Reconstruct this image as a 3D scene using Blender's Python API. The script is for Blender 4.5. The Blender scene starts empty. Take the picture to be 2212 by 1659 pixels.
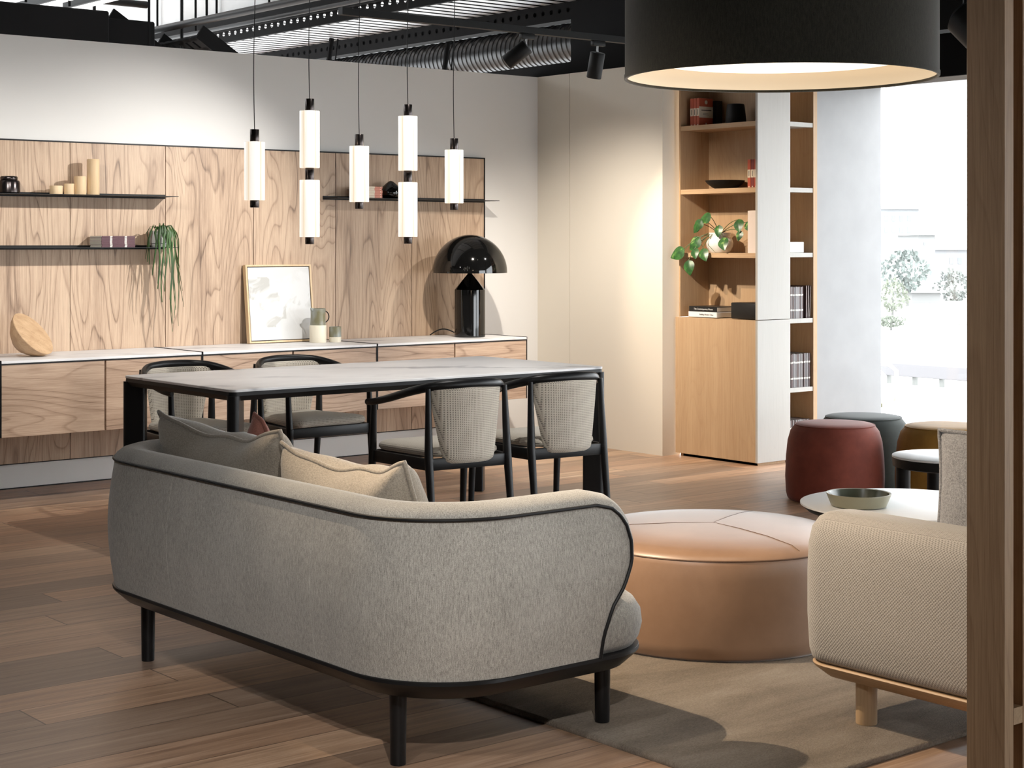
import bpy, bmesh, math, random
from mathutils import Vector, Matrix, Euler
random.seed(7)
PI = math.pi
D = bpy.data
C = bpy.context.scene.collection
S = bpy.context.scene

# ------------------------------------------------------------------ camera, world, lights, exposure
H = 1.375
cd = D.cameras.new('camera'); cam = D.objects.new('camera', cd); C.objects.link(cam)
cam.location = (0, 0, H)
YAW = math.atan2(.6316, .7753)
cam.rotation_euler = (PI/2, 0, -YAW)
cd.sensor_width = 36; cd.lens = 3638.0/2212*36
cd.shift_y = -(829.5-523.0)/2212
cd.clip_end = 600
S.camera = cam
S.view_settings.view_transform = 'Standard'; S.view_settings.look = 'None'
S.view_settings.gamma = 1.0; S.view_settings.use_curve_mapping = False
S.view_settings.exposure = 0.4

w = D.worlds.new('sky'); S.world = w; w.use_nodes = True
bg = w.node_tree.nodes['Background']
bg.inputs[0].default_value = (.93, .97, 1.0, 1); bg.inputs[1].default_value = 6.3

def lamp(kind, name, loc, energy, color=(1, 1, 1), target=None, **kw):
    l = D.lights.new(name, kind); l.energy = energy; l.color = color
    for k, v in kw.items(): setattr(l, k, v)
    o = D.objects.new(name, l); C.objects.link(o); o.location = loc
    if target is not None:
        o.rotation_euler = (Vector(target)-Vector(loc)).to_track_quat('-Z', 'Y').to_euler()
    return o
WARM = (1.0, .80, .58)
NEUT = (1.0, .93, .84)
def spot(name, loc, target, e, deg=50, blend=.5, r=.03, color=NEUT):
    return lamp('SPOT', name, loc, e, color, target, spot_size=math.radians(deg), spot_blend=blend, shadow_soft_size=r)
# track spots washing the long wall, the niche, the lounge and the table; the last is an added fill
COOL = (1.0, .97, .93)
spot('spot_beam', (2.4, 6.9, 2.45), (3.9, 9.0, 1.0), 92, 74, .9, .015, COOL)
spot('spot_beam', (3.3, 6.9, 2.45), (3.3, 9.0, .95), 42, 74, .9, .015, COOL)
spot('spot_beam', (5.5, 7.0, 2.42), (4.6, 9.0, 1.1), 185, 70, .9, .015, COOL)
spot('spot_beam', (7.25, 7.0, 2.45), (6.5, 9.0, .75), 62, 60, .9, .02, COOL)
spot('spot_beam', (6.0, 7.3, 2.45), (7.6, 8.3, .35), 210, 84, 1.0, .03, (1, .91, .80))
spot('spot_beam', (6.1, 7.5, 2.5), (7.9, 7.38, .95), 80, 46, .5, .015, WARM)
spot('spot_beam', (2.01, 3.73, 2.85), (4.1, 3.35, 0.0), 60, 50, 1.0, .02, WARM)
spot('spot_beam', (2.22, 4.95, 2.85), (3.8, 3.3, 0.0), 420, 50, .9, .02, WARM)
spot('spot_beam', (.6, .2, 2.85), (2.25, 3.3, .4), 330, 30, .9, .03, COOL)
spot('spot_beam', (4.7, 5.6, 3.0), (4.7, 6.9, .74), 150, 66, .9, .03, COOL)
spot('spot_beam', (.3, 2.2, 2.85), (2.6, 3.4, .5), 90, 80, 1.0, .05, (1, 1, 1))  # unseen fill lamp, added to brighten the left-facing sides of sofas and post

# ------------------------------------------------------------------ helpers
def tag(o, label, cat, group=None, kind=None):
    if label: o['label'] = label
    if cat: o['category'] = cat
    if group: o['group'] = group
    if kind: o['kind'] = kind
    return o
def thing(name, label, cat, loc=(0, 0, 0), rz=0, group=None):
    o = D.objects.new(name, None); C.objects.link(o); o.empty_display_size = .1
    o.location = loc; o.rotation_euler = (0, 0, rz)
    return tag(o, label, cat, group)
class MB:
    def __init__(s): s.bm = bmesh.new()
    def face(s, pts):
        vs = [s.bm.verts.new(p) for p in pts]
        return s.bm.faces.new(vs)
    def box(s, lo, hi, bev=0, seg=2, M=None):
        b = bmesh.new(); bmesh.ops.create_cube(b, size=1)
        lo = Vector(lo); hi = Vector(hi); c = (lo+hi)/2; d = hi-lo
        for v in b.verts: v.co = Vector((v.co.x*d.x, v.co.y*d.y, v.co.z*d.z))+c
        if bev > 0: bmesh.ops.bevel(b, geom=b.edges[:], offset=bev, segments=seg, profile=.5, affect='EDGES')
        s.merge(b, M); return s
    def merge(s, b, M=None):
        if M is not None: bmesh.ops.transform(b, matrix=M, verts=b.verts)
        me = D.meshes.new('tmp'); b.to_mesh(me); b.free(); s.bm.from_mesh(me); D.meshes.remove(me)
    def loft(s, rings, cap0=True, cap1=True, closed=True):
        R = [[s.bm.verts.new(p) for p in r] for r in rings]
        n = len(R[0])
        for i in range(len(R)-1):
            for j in range(n if closed else n-1):
                k = (j+1) % n
                s.bm.faces.new((R[i][j], R[i][k], R[i+1][k], R[i+1][j]))
        if cap0: s.bm.faces.new(list(reversed(R[0])))
        if cap1: s.bm.faces.new(R[-1])
        return R
    def lathe(s, prof, n=48, c=(0, 0, 0), cap0=True, cap1=True, M=None):
        rings = []
        for r, z in prof:
            ring = [Vector((c[0]+r*math.cos(2*PI*i/n), c[1]+r*math.sin(2*PI*i/n), c[2]+z)) for i in range(n)]
            if M is not None: ring = [M @ p for p in ring]
            rings.append(ring)
        s.loft(rings, cap0, cap1); return s
    def tube(s, path, r, n=10, squash=None, cap=True):
        P = [Vector(p) for p in path]; m = len(P)
        rr = r if isinstance(r, (list, tuple)) else [r]*m
        up = Vector((0, 0, 1)); rings = []; prev = None
        for i in range(m):
            t = (P[min(i+1, m-1)]-P[max(i-1, 0)]).normalized()
            if prev is None:
                a = t.cross(up)
                if a.length < 1e-3: a = t.cross(Vector((1, 0, 0)))
                a.normalize()
            else:
                a = prev-t*prev.dot(t); a.normalize()
            prev = a; b = t.cross(a)
            sa, sb = (1, 1) if squash is None else squash
            rings.append([P[i]+a*(rr[i]*sa*math.cos(2*PI*k/n))+b*(rr[i]*sb*math.sin(2*PI*k/n)) for k in range(n)])
        s.loft(rings, cap, cap); return s
    def grid(s, f, nu, nv, wrap=False):
        V = [[s.bm.verts.new(f(i/nu, j/nv)) for j in range(nv+1)] for i in range(nu+1)]
        for i in range(nu):
            for j in range(nv):
                s.bm.faces.new((V[i][j], V[i+1][j], V[i+1][j+1], V[i][j+1]))
        return V
    def build(s, name, m, parent=None, smooth=True, ang=40, loc=None, rz=None, fixn=True, dbl=1e-5):
        if dbl: bmesh.ops.remove_doubles(s.bm, verts=s.bm.verts, dist=dbl)
        if fixn: bmesh.ops.recalc_face_normals(s.bm, faces=s.bm.faces)
        me = D.meshes.new(name); s.bm.to_mesh(me); s.bm.free()
        if smooth:
            for p in me.polygons: p.use_smooth = True
            me.set_sharp_from_angle(angle=math.radians(ang))
        for mm in (m if isinstance(m, (list, tuple)) else [m]): me.materials.append(mm)
        o = D.objects.new(name, me); C.objects.link(o)
        if parent: o.parent = parent
        if loc is not None: o.location = loc
        if rz is not None: o.rotation_euler = (0, 0, rz)
        return o
def struct(name, mb, m, **k):
    o = mb.build(name, m, **k); o['kind'] = 'structure'; return o
def copy_tree(o, parent=None):
    c = o.copy(); C.objects.link(c)
    if parent: c.parent = parent
    for ch in list(o.children): copy_tree(ch, c)
    return c
def rrect(x0, y0, x1, y1, r, inset=0, n=8, rs=None):
    """rounded rectangle outline, optional radius per corner (x1y0, x1y1, x0y1, x0y0)"""
    rs = rs or [r]*4; pts = []
    x0 += inset; y0 += inset; x1 -= inset; y1 -= inset
    for (cx, cy, a0), q in zip(((x1, y0, -PI/2), (x1, y1, 0), (x0, y1, PI/2), (x0, y0, PI)), rs):
        q = max(q-inset, .004)
        sx = -1 if cx == x1 else 1; sy = 1 if cy == y0 else -1
        for i in range(n+1):
            a = a0+PI/2*i/n
            pts.append((cx+sx*q+q*math.cos(a), cy+sy*q+q*math.sin(a)))
    return pts
def text_mesh(body, size, extrude=.0004):
    cu = D.curves.new('txt', 'FONT'); cu.body = body; cu.size = size; cu.extrude = extrude; cu.align_x = 'CENTER'; cu.align_y = 'CENTER'
    o = D.objects.new('txt', cu); C.objects.link(o)
    dg = bpy.context.evaluated_depsgraph_get()
    me = D.meshes.new_from_object(o.evaluated_get(dg)); D.objects.remove(o); return me
def lettering(body, size, M, m, parent):
    me = text_mesh(body, size); me.transform(M); me.materials.append(m)
    o = D.objects.new('lettering', me); C.objects.link(o); o.parent = parent; return o

# ------------------------------------------------------------------ materials
class NT:
    def __init__(s, name, rough=.5, metal=0, spec=.5):
        s.m = D.materials.new(name); s.m.use_nodes = True; s.t = s.m.node_tree
        s.p = s.t.nodes['Principled BSDF']
        s.p.inputs['Roughness'].default_value = rough; s.p.inputs['Metallic'].default_value = metal
        s.p.inputs['Specular IOR Level'].default_value = spec
    def n(s, typ, ins=None, **props):
        x = s.t.nodes.new('ShaderNode'+typ)
        for k, v in props.items(): setattr(x, k, v)
        for k, v in (ins or {}).items():
            if hasattr(v, 'is_output') or isinstance(v, bpy.types.NodeSocket): s.t.links.new(v, x.inputs[k])
            else: x.inputs[k].default_value = v
        return x
    def link(s, a, b): s.t.links.new(a, b)
    def coord(s, scale=(1, 1, 1), kind='Object', loc=(0, 0, 0), rnd=0):
        c = s.n('TexCoord').outputs[kind]
        if rnd:
            oi = s.n('ObjectInfo').outputs['Random']
            mu = s.n('Math', {0: oi, 1: rnd}, operation='MULTIPLY').outputs[0]
            cv = s.n('CombineXYZ', {0: mu, 1: mu, 2: mu}).outputs[0]
            c = s.n('VectorMath', {0: c, 1: cv}, operation='ADD').outputs[0]
        return s.n('Mapping', {'Vector': c, 'Scale': scale, 'Location': loc}).outputs[0]
    def noise(s, vec, scale=5, detail=4, rough=.5, dist=0):
        return s.n('TexNoise', {'Vector': vec, 'Scale': scale, 'Detail': detail, 'Roughness': rough, 'Distortion': dist}).outputs[0]
    def ramp(s, fac, stops):
        r = s.n('ValToRGB', {0: fac}); e = r.color_ramp.elements
        while len(e) < len(stops): e.new(.5)
        for el, (p, c) in zip(e, stops): el.position = p; el.color = (*c, 1)
        return r.outputs[0]
    def mix(s, fac, a, b, mode='MIX'):
        x = s.n('Mix', data_type='RGBA', blend_type=mode)
        for i, v in ((0, fac), (6, a), (7, b)):
            if isinstance(v, bpy.types.NodeSocket): s.t.links.new(v, x.inputs[i])
            else: x.inputs[i].default_value = v if i == 0 else (*v, 1)
        return x.outputs[2]
    def math(s, op, a, b=0.0):
        return s.n('Math', {0: a, 1: b}, operation=op).outputs[0]
    def color(s, sock):
        if isinstance(sock, bpy.types.NodeSocket): s.link(sock, s.p.inputs['Base Color'])
        else: s.p.inputs['Base Color'].default_value = (*sock, 1)
        return s
    def bump(s, h, strength=.2, dist=.002):
        b = s.n('Bump', {'Height': h, 'Strength': strength, 'Distance': dist}); s.link(b.outputs[0], s.p.inputs['Normal']); return s
def srgb(r, g, b):
    return tuple((c/255/12.92 if c/255 <= .04045 else ((c/255+.055)/1.055)**2.4) for c in (r, g, b))
def plain(name, col, rough=.5, metal=0, spec=.5, bump=None, var=.0):
    t = NT(name, rough, metal, spec)
    if var:
        nz = t.noise(t.coord(), 6, 4)
        t.color(t.ramp(nz, [(.3, tuple(c*(1-var) for c in col)), (.7, tuple(min(1, c*(1+var)) for c in col))]))
    else: t.color(col)
    if bump: t.bump(t.noise(t.coord(), bump[0], 3), bump[1], .002)
    return t.m

def wood(name, light, mid, dark, axis='z', rough=.45, stretch=14, scale=1.0, rnd=9, fig=.55, fine=.35):
    """veneer: long grain along axis, cathedral figure, fine pores"""
    t = NT(name, rough, 0, .35)
    st = {'z': (1, 1, 1/stretch), 'x': (1/stretch, 1, 1), 'y': (1, 1/stretch, 1)}[axis]
    v = t.coord(tuple(scale*c for c in st), rnd=rnd)
    st2 = {'z': (60, 60, 1.2), 'x': (1.2, 60, 60), 'y': (60, 1.2, 60)}[axis]
    pores = t.noise(t.coord(tuple(scale*c for c in st2), rnd=rnd), 3.6, 5, .75)
    sl = {'z': (1, 1, .16), 'x': (.16, 1, 1), 'y': (1, .16, 1)}[axis]
    hill = t.noise(t.coord(tuple(scale*c for c in sl), rnd=rnd), 3.0, 2, .45, .25)
    ring = t.math('FRACT', t.math('MULTIPLY', hill, 24.0))
    line = t.ramp(ring, [(0, (1, 1, 1)), (.10, (.35,)*3), (.40, (0, 0, 0)), (.93, (.15,)*3), (1, (1, 1, 1))])
    broad = t.noise(t.coord(tuple(scale*c*(8 if c == 1 else 1) for c in st), rnd=rnd), 1.0, 2)
    mask = t.noise(t.coord(tuple(scale*c*(3 if c == 1 else 1) for c in sl), rnd=rnd), 1.3, 2)
    a = t.math('ADD', t.math('MULTIPLY', pores, fine*1.9), t.math('MULTIPLY', broad, .55))
    a = t.math('SUBTRACT', a, t.math('MULTIPLY', t.math('MULTIPLY', line, mask), fig*.75))
    a = t.math('SUBTRACT', a, .06)
    t.color(t.ramp(a, [(.26, dark), (.56, mid), (.86, light)]))
    t.bump(pores, .12, .001)
    return t.m
M = {}
M['panel'] = wood('walnut_veneer_upright', (.58, .425, .30), (.385, .262, .178), (.12, .072, .046), 'z', fine=.55, fig=.75)
M['service'] = plain('black_service_metal', (.006, .006, .0065), .75, spec=.1)
M['drawer'] = wood('walnut_veneer_level', (.55, .40, .29), (.37, .25, .175), (.13, .078, .05), 'x', fine=.5, fig=.75)
M['oak'] = wood('oak_laminate', (.56, .39, .235), (.47, .31, .18), (.36, .225, .125), 'z', stretch=26, fig=.2, fine=.5, rough=.5)
M['oak_pale'] = wood('pale_end_oak', (.50, .485, .455), (.47, .455, .425), (.40, .385, .355), 'z', stretch=26, fig=.2, fine=.5, rough=.5)  # paler, greyer oak for the end panel and end shelves
M['oak_y'] = wood('oak_laminate_level', (.56, .39, .235), (.47, .31, .18), (.36, .225, .125), 'y', stretch=26, fig=.2, fine=.5, rough=.5)
M['post'] = wood('timber_post', (.46, .30, .17), (.33, .20, .11), (.2, .115, .06), 'z', stretch=20, fig=.35, fine=.5)
M['leg_oak'] = wood('oak_leg', (.60, .44, .28), (.5, .35, .21), (.37, .25, .14), 'z', stretch=20, fig=.2)
M['base_oak'] = wood('oak_base', (.55, .38, .23), (.42, .28, .16), (.3, .19, .10), 'y', stretch=20, fig=.2)
M['turned'] = wood('turned_light_wood', (.80, .65, .45), (.72, .55, .35), (.6, .42, .24), 'z', stretch=6, fig=.25, fine=.25, rough=.55)
M['bowlwood'] = wood('bowl_wood', (.72, .53, .34), (.58, .39, .23), (.40, .24, .13), 'x', stretch=8, fig=.4, fine=.3, scale=3)
M['wall'] = plain('painted_wall', (.74, .725, .70), .6, bump=(220, .03))
M['wall_dim'] = plain('grey_painted_wall', (.30, .29, .28), .7)
M['wall_warm'] = plain('painted_wall_warm', (.76, .71, .62), .6, bump=(220, .03))
M['plaster'] = plain('polished_plaster', (.27, .27, .273), .5, var=.05, bump=(8, .15))
M['ceil'] = plain('black_ceiling', (.006, .006, .0065), .8, spec=.12)
M['ceil_white'] = plain('white_soffit', (.78, .78, .78), .7)
M['black'] = plain('black_stained_wood', (.007, .007, .0075), .38, spec=.28)
M['blackmatt'] = plain('black_matt_metal', (.009, .009, .0095), .5, spec=.25)
M['blackgloss'] = plain('black_gloss', (.004, .004, .004), .06, spec=.6)
M['gunmetal'] = plain('gunmetal', (.06, .05, .048), .22, metal=.9)
M['duct'] = plain('black_duct_metal', (.012, .0125, .0135), .36, metal=.25)
M['steel'] = plain('galvanised_steel', (.5, .5, .5), .35, metal=.9)
M['chrome'] = plain('grey_metal', (.45, .45, .46), .3, metal=.9)
M['white'] = plain('white_paint', (.82, .82, .81), .45)
M['whitegloss'] = plain('white_ceramic', (.80, .79, .75), .2)
M['paper'] = plain('paper', (.76, .73, .66), .8)
M['cream'] = plain('cream_glaze', (.80, .74, .60), .35)
M['creambook'] = plain('cream_band', (.80, .70, .56), .7)
M['orange'] = plain('orange_cover', (.50, .095, .045), .55)
M['salmon'] = plain('salmon_cover', (.66, .26, .18), .55)
M['darkred'] = plain('dark_red_cover', (.22, .035, .025), .55)
M['plum'] = plain('plum_cover', (.085, .028, .04), .5)
M['greycov'] = plain('grey_cover', (.20, .185, .185), .5)
M['browncov'] = plain('brown_cover', (.10, .06, .055), .5)
M['ink'] = plain('ink', (.01, .01, .01), .6)
M['blackcov'] = plain('black_cover', (.012, .012, .012), .4)
M['soil'] = plain('soil', (.03, .02, .015), .9)
M['stem'] = plain('stem', (.10, .13, .04), .5)
M['pinkcard'] = plain('pale_card', (.74, .64, .58), .6)

def floor_mat():
    t = NT('oak_floorboards', .42, 0, .9)
    c = t.n('TexCoord').outputs['Object']; s = t.n('SeparateXYZ', {0: c})
    y = t.math('DIVIDE', s.outputs[1], .19); iy = t.math('FLOOR', y)
    off = t.n('TexWhiteNoise', {'W': iy}, noise_dimensions='1D').outputs[0]
    x = t.math('ADD', t.math('DIVIDE', s.outputs[0], 2.1), t.math('MULTIPLY', off, 7.3)); ix = t.math('FLOOR', x)
    idv = t.n('CombineXYZ', {0: ix, 1: iy, 2: 0.0}).outputs[0]
    wn = t.n('TexWhiteNoise', {'Vector': idv}, noise_dimensions='2D')
    rnd = wn.outputs['Value']
    gv = t.n('VectorMath', {0: c, 1: t.n('VectorMath', {0: wn.outputs['Color'], 1: (17, 17, 17)}, operation='MULTIPLY').outputs[0]}, operation='ADD').outputs[0]
    g1 = t.noise(t.n('Mapping', {'Vector': gv, 'Scale': (1.0, 16, 1)}).outputs[0], 2.0, 5, .6, .6)
    g2 = t.noise(t.n('Mapping', {'Vector': gv, 'Scale': (3, 110, 1)}).outputs[0], 2.0, 3, .6)
    a = t.math('ADD', t.math('MULTIPLY', g1, .75), t.math('MULTIPLY', g2, .35))
    base = t.ramp(a, [(.32, (.20, .130, .090)), (.55, (.38, .265, .185)), (.78, (.55, .43, .335))])
    tint = t.ramp(rnd, [(0, (.62, .58, .56)), (.35, (1.0, .92, .85)), (.7, (1.15, .96, .82)), (1, (1.35, 1.25, 1.12))])
    col = t.mix(1.0, base, tint, 'MULTIPLY')
    fy = t.math('FRACT', y); fx = t.math('FRACT', x)
    ey = t.math('LESS_THAN', t.math('MINIMUM', fy, t.math('SUBTRACT', 1.0, fy)), .010)
    ex = t.math('LESS_THAN', t.math('MINIMUM', fx, t.math('SUBTRACT', 1.0, fx)), .0012)
    seam = t.math('MAXIMUM', ey, ex)
    t.color(t.mix(t.math('MULTIPLY', seam, .75), col, (.03, .018, .012)))
    t.link(t.ramp(g1, [(.2, (.34,)*3), (.8, (.48,)*3)]), t.p.inputs['Roughness'])
    t.bump(t.math('SUBTRACT', t.math('MULTIPLY', g2, .4), seam), .25, .0015)
    return t.m
M['floor'] = floor_mat()

def fabric(name, a, b, streak=(1, 1, .12), sc=260, rough=.9, bump=.35, mott=.12):
    t = NT(name, rough, 0, .2)
    n1 = t.noise(t.coord(streak), sc, 3, .7)
    n2 = t.noise(t.coord((1, 1, 1)), 520, 2, .6)
    n3 = t.noise(t.coord((1, 1, 1)), 7, 3, .6)
    k = t.math('ADD', t.math('MULTIPLY', n1, .55), t.math('MULTIPLY', n2, .45))
    k = t.math('ADD', k, t.math('MULTIPLY', t.math('SUBTRACT', n3, .5), mott))
    t.color(t.ramp(k, [(.36, b), (.62, a)]))
    t.bump(k, bump, .0015)
    t.p.inputs['Sheen Weight'].default_value = .25
    return t.m
M['sofa'] = fabric('heather_sofa_cloth', (.47, .445, .40), (.185, .175, .155), (1, 1, .10), 420)
M['sofa_seat'] = fabric('heather_seat_cloth', (.42, .40, .36), (.17, .165, .155))
M['cushion'] = fabric('taupe_cushion_cloth', (.37, .325, .265), (.19, .162, .13), (1, 1, 1), 200)
M['pinkfab'] = fabric('terracotta_cloth', (.34, .14, .105), (.2, .08, .06), (1, 1, 1), 200)
M['greycush'] = fabric('grey_cushion_cloth', (.33, .33, .34), (.12, .12, .13), (1, 1, 1), 190)
M['drumcloth'] = fabric('dark_linen', (.034, .033, .024), (.014, .013, .010), (1, 1, .2), 260, mott=.05)
M['drumin'] = plain('cream_lining', (.84, .76, .64), .6)
def weave(name, a, b, sc, rough=.9, thick=.5, strength=.6, rot=False, dots=False):
    t = NT(name, rough, 0, .2)
    c = t.n('TexCoord').outputs['Object']
    if rot: c = t.n('Mapping', {'Vector': c, 'Rotation': (0, 0, 0)}).outputs[0]
    s = t.n('SeparateXYZ', {0: c})
    h = t.math('ADD', s.outputs[0], s.outputs[1])
    sx = t.math('SINE', t.math('MULTIPLY', h, sc)); sz = t.math('SINE', t.math('MULTIPLY', s.outputs[2], sc))
    sy = t.math('SINE', t.math('MULTIPLY', t.math('SUBTRACT', s.outputs[0], s.outputs[1]), sc))
    # upright faces: h x z cells; level faces: h x (x-y) cells
    nz = t.math('ABSOLUTE', t.n('SeparateXYZ', {0: t.n('TexCoord').outputs['Normal']}).outputs[2])
    up = t.math('GREATER_THAN', nz, .7)
    other = t.n('Mix', {0: up, 2: sz, 3: sy}).outputs[0]
    cell = t.math('MULTIPLY', t.math('MINIMUM', sx, other), -1.0) if dots else t.math('MULTIPLY', sx, other)
    n2 = t.noise(t.coord(), 420, 2, .6)
    k = t.math('ADD', t.math('MULTIPLY', cell, thick*.5), t.math('MULTIPLY', n2, .5))
    t.color(t.ramp(t.math('ADD', k, .25), [(.18, b), (.44, a)] if dots else [(.28, b), (.55, a)]))
    t.bump(k, strength, .0025)
    t.p.inputs['Sheen Weight'].default_value = .2
    return t.m
M['chairfab'] = weave('basket_weave_cloth', (.60, .54, .45), (.10, .085, .07), 800, thick=.9, dots=True)
M['boucle'] = weave('cream_boucle', (.42, .395, .365), (.21, .195, .178), 640, thick=.45, strength=.8)
def leather():
    t = NT('tan_leather', .45, 0, .8); t.p.inputs['Sheen Weight'].default_value = .7; t.p.inputs['Sheen Roughness'].default_value = .35; t.p.inputs['Coat Weight'].default_value = .3; t.p.inputs['Coat Roughness'].default_value = .34
    n1 = t.noise(t.coord(), 3.2, 5, .65); n2 = t.noise(t.coord(), 160, 3, .5)
    t.color(t.ramp(n1, [(.3, (.29, .165, .095)), (.7, (.39, .235, .145))]))
    t.bump(n2, .12, .001); return t.m
M['leather'] = leather()
def velvet(name, c):
    t = NT(name, .75, 0, .25); n1 = t.noise(t.coord(), 9, 4, .6)
    t.color(t.ramp(n1, [(.3, tuple(x*.8 for x in c)), (.7, tuple(x*1.15 for x in c))]))
    t.p.inputs['Sheen Weight'].default_value = .15; t.p.inputs['Sheen Roughness'].default_value = .4
    t.bump(t.noise(t.coord(), 300, 2), .1, .001); return t.m
M['v_red'] = velvet('russet_velvet', (.19, .045, .028))
M['v_green'] = velvet('dark_green_velvet', (.035, .042, .038))
M['v_mustard'] = velvet('mustard_velvet', (.30, .155, .03))
def marble():
    t = NT('white_marble', .42, 0, .4)
    v = t.coord((1, 1.6, 1))
    d = t.noise(v, 1.4, 5, .6)
    wv = t.n('TexWave', {'Vector': v, 'Scale': .55, 'Distortion': 9, 'Detail': 5, 'Detail Scale': 1.1, 'Detail Roughness': .6}, bands_direction='DIAGONAL').outputs['Fac']
    vein = t.ramp(wv, [(0, (1, 1, 1)), (.03, (.5, .5, .5)), (.10, (0, 0, 0))])
    vm = t.math('MULTIPLY', t.n('SeparateColor', {0: vein}).outputs[0], t.ramp(d, [(.42, (0, 0, 0)), (.62, (1, 1, 1))]))
    base = t.ramp(t.noise(v, 2.5, 4), [(.3, (.70, .69, .69)), (.7, (.80, .79, .785))])
    t.color(t.mix(vm, base, (.28, .28, .30)))
    return t.m
M['marble'] = marble()
def rugmat():
    t = NT('taupe_rug', .95, 0, .1)
    n1 = t.noise(t.coord((.7, 2.6, 1)), 2.0, 5, .65, .4); n2 = t.noise(t.coord((1, 4, 1)), 110, 4, .75); n3 = t.noise(t.coord(), 300, 2)
    k = t.math('ADD', t.math('MULTIPLY', n1, .5), t.math('MULTIPLY', n2, .55))
    t.color(t.ramp(k, [(.36, (.12, .10, .082)), (.52, (.235, .195, .155)), (.68, (.34, .295, .245))]))
    t.bump(t.math('ADD', n2, n3), .8, .004); return t.m
M['rug'] = rugmat()
def emis(name, col, st, body=(.8, .8, .8)):
    t = NT(name, .4); t.color(body)
    t.p.inputs['Emission Color'].default_value = (*col, 1); t.p.inputs['Emission Strength'].default_value = st; return t.m
M['bulb'] = emis('lit_diffuser', (1, .90, .74), 1.1)
M['spotlens'] = emis('lit_lens', (1, .9, .75), 6.0)
M['led'] = emis('lit_tube', (1, 1, 1), 1.5)
def opal():
    t = NT('lit_opal_glass', .25)
    c = t.n('TexCoord').outputs['Object']; s = t.n('SeparateXYZ', {0: c})
    r = t.math('SQRT', t.math('ADD', t.math('MULTIPLY', s.outputs[0], s.outputs[0]), t.math('MULTIPLY', s.outputs[1], s.outputs[1])))
    k = t.ramp(t.math('MULTIPLY', r, 20), [(.72, (.80, .62, .44)), (.80, (.92, .80, .64)), (.93, (1, .97, .90))])
    t.color((.35, .33, .30)); t.link(k, t.p.inputs['Emission Color']); t.p.inputs['Emission Strength'].default_value = .72
    return t.m
M['opal'] = opal()
def glass():
    m = D.materials.new('window_glass'); m.use_nodes = True; t = m.node_tree; t.nodes.clear()
    o = t.nodes.new('ShaderNodeOutputMaterial'); mx = t.nodes.new('ShaderNodeMixShader')
    a = t.nodes.new('ShaderNodeBsdfTransparent'); b = t.nodes.new('ShaderNodeBsdfGlossy'); b.inputs['Roughness'].default_value = .02
    mx.inputs[0].default_value = .04
    t.links.new(a.outputs[0], mx.inputs[1]); t.links.new(b.outputs[0], mx.inputs[2]); t.links.new(mx.outputs[0], o.inputs[0]); return m
M['glass'] = glass()
def leafmat():
    t = NT('variegated_leaf', .35, 0, .5)
    n1 = t.noise(t.coord((1, 1, 1)), 26, 3, .6, .5)
    t.color(t.ramp(n1, [(.40, (.018, .070, .016)), (.60, (.045, .15, .03)), (.74, (.36, .50, .14))])); return t.m
M['leaf'] = leafmat()
M['strand'] = plain('trailing_stem_green', (.035, .085, .018), .45, var=.5)
def jugglaze():
    t = NT('two_tone_glaze', .3)
    c = t.n('TexCoord').outputs['Object']; s = t.n('SeparateXYZ', {0: c})
    nz = t.noise(t.coord((1, 1, .6)), 14, 3)
    g = t.ramp(nz, [(.4, (.19, .175, .10)), (.6, (.30, .32, .295))])
    t.color(g); return t.m
M['greenglaze'] = jugglaze()
M['dishglaze'] = plain('olive_dish_glaze', (.26, .245, .17), .35, var=.12)
M['dishin'] = plain('green_dish_inside', (.08, .09, .065), .25, var=.2)
def art():
    t = NT('abstract_print', .7)
    v = t.coord((1, 1, 1))
    br = t.n('TexVoronoi', {'Vector': t.coord((3.4, 1, 4.2), loc=(.3, 0, .2)), 'Scale': 1.6, 'Randomness': .8}, distance='CHEBYCHEV').outputs['Color']
    sp = t.n('SeparateColor', {0: br}).outputs[0]
    soft = t.noise(t.coord((1, 1, 1)), 6, 4, .6, .8)
    pat = t.ramp(sp, [(.45, (.62, .62, .61)), (.65, (.57, .56, .54)), (.85, (.47, .465, .44))])
    m2 = t.ramp(soft, [(.44, (0, 0, 0)), (.54, (1, 1, 1))])
    t.color(t.mix(m2, (.66, .66, .655), pat)); return t.m
M['art'] = art()

# ------------------------------------------------------------------ the setting
mb = MB(); mb.box((-4, -4, -.1), (9.0, 16, 0)); struct('floor', mb, M['floor'], smooth=False)
WY = 9.035
mb = MB(); mb.box((-4, WY, 0), (7.75, WY+.14, 2.53)); struct('wall_back', mb, M['wall'], smooth=False)
mb = MB(); mb.box((7.59, 7.785, 0), (7.75, 8.69, 2.53)); mb.box((7.592, 8.696, 0), (7.75, WY, 2.53)); struct('wall_right', mb, M['wall_warm'], smooth=False)
mb = MB(); mb.box((-4.14, -4, 0), (-4, 16, 3.1)); struct('wall_left', mb, M['wall_dim'], smooth=False)
mb = MB(); mb.box((-4, -4.14, 0), (4.6, -4, 3.1)); mb.box((4.6, -4.14, 2.4), (9.05, -4, 3.1)); struct('wall_rear', mb, M['wall_dim'], smooth=False)
mb = MB(); mb.box((8.28, 7.10, 0), (8.935, 7.26, 2.95)); struct('wall_pier', mb, M['plaster'], smooth=False)
mb = MB(); mb.box((7.6, 7.45, 2.53), (7.75, 8.69, 3.02)); mb.box((7.6, 8.69, 2.53), (7.75, 10.5, 2.61)); mb.box((7.6, 7.3, 2.53), (7.74, 3.0, 3.02)); struct('trim_1', mb, M['ceil'], smooth=False)
mb = MB(); mb.box((8.9, -4, 2.43), (9.05, 7.25, 3.1)); mb.box((8.9, -4, 0), (9.05, -.9, 2.43)); struct('wall_window', mb, M['ceil'], smooth=False)
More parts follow.
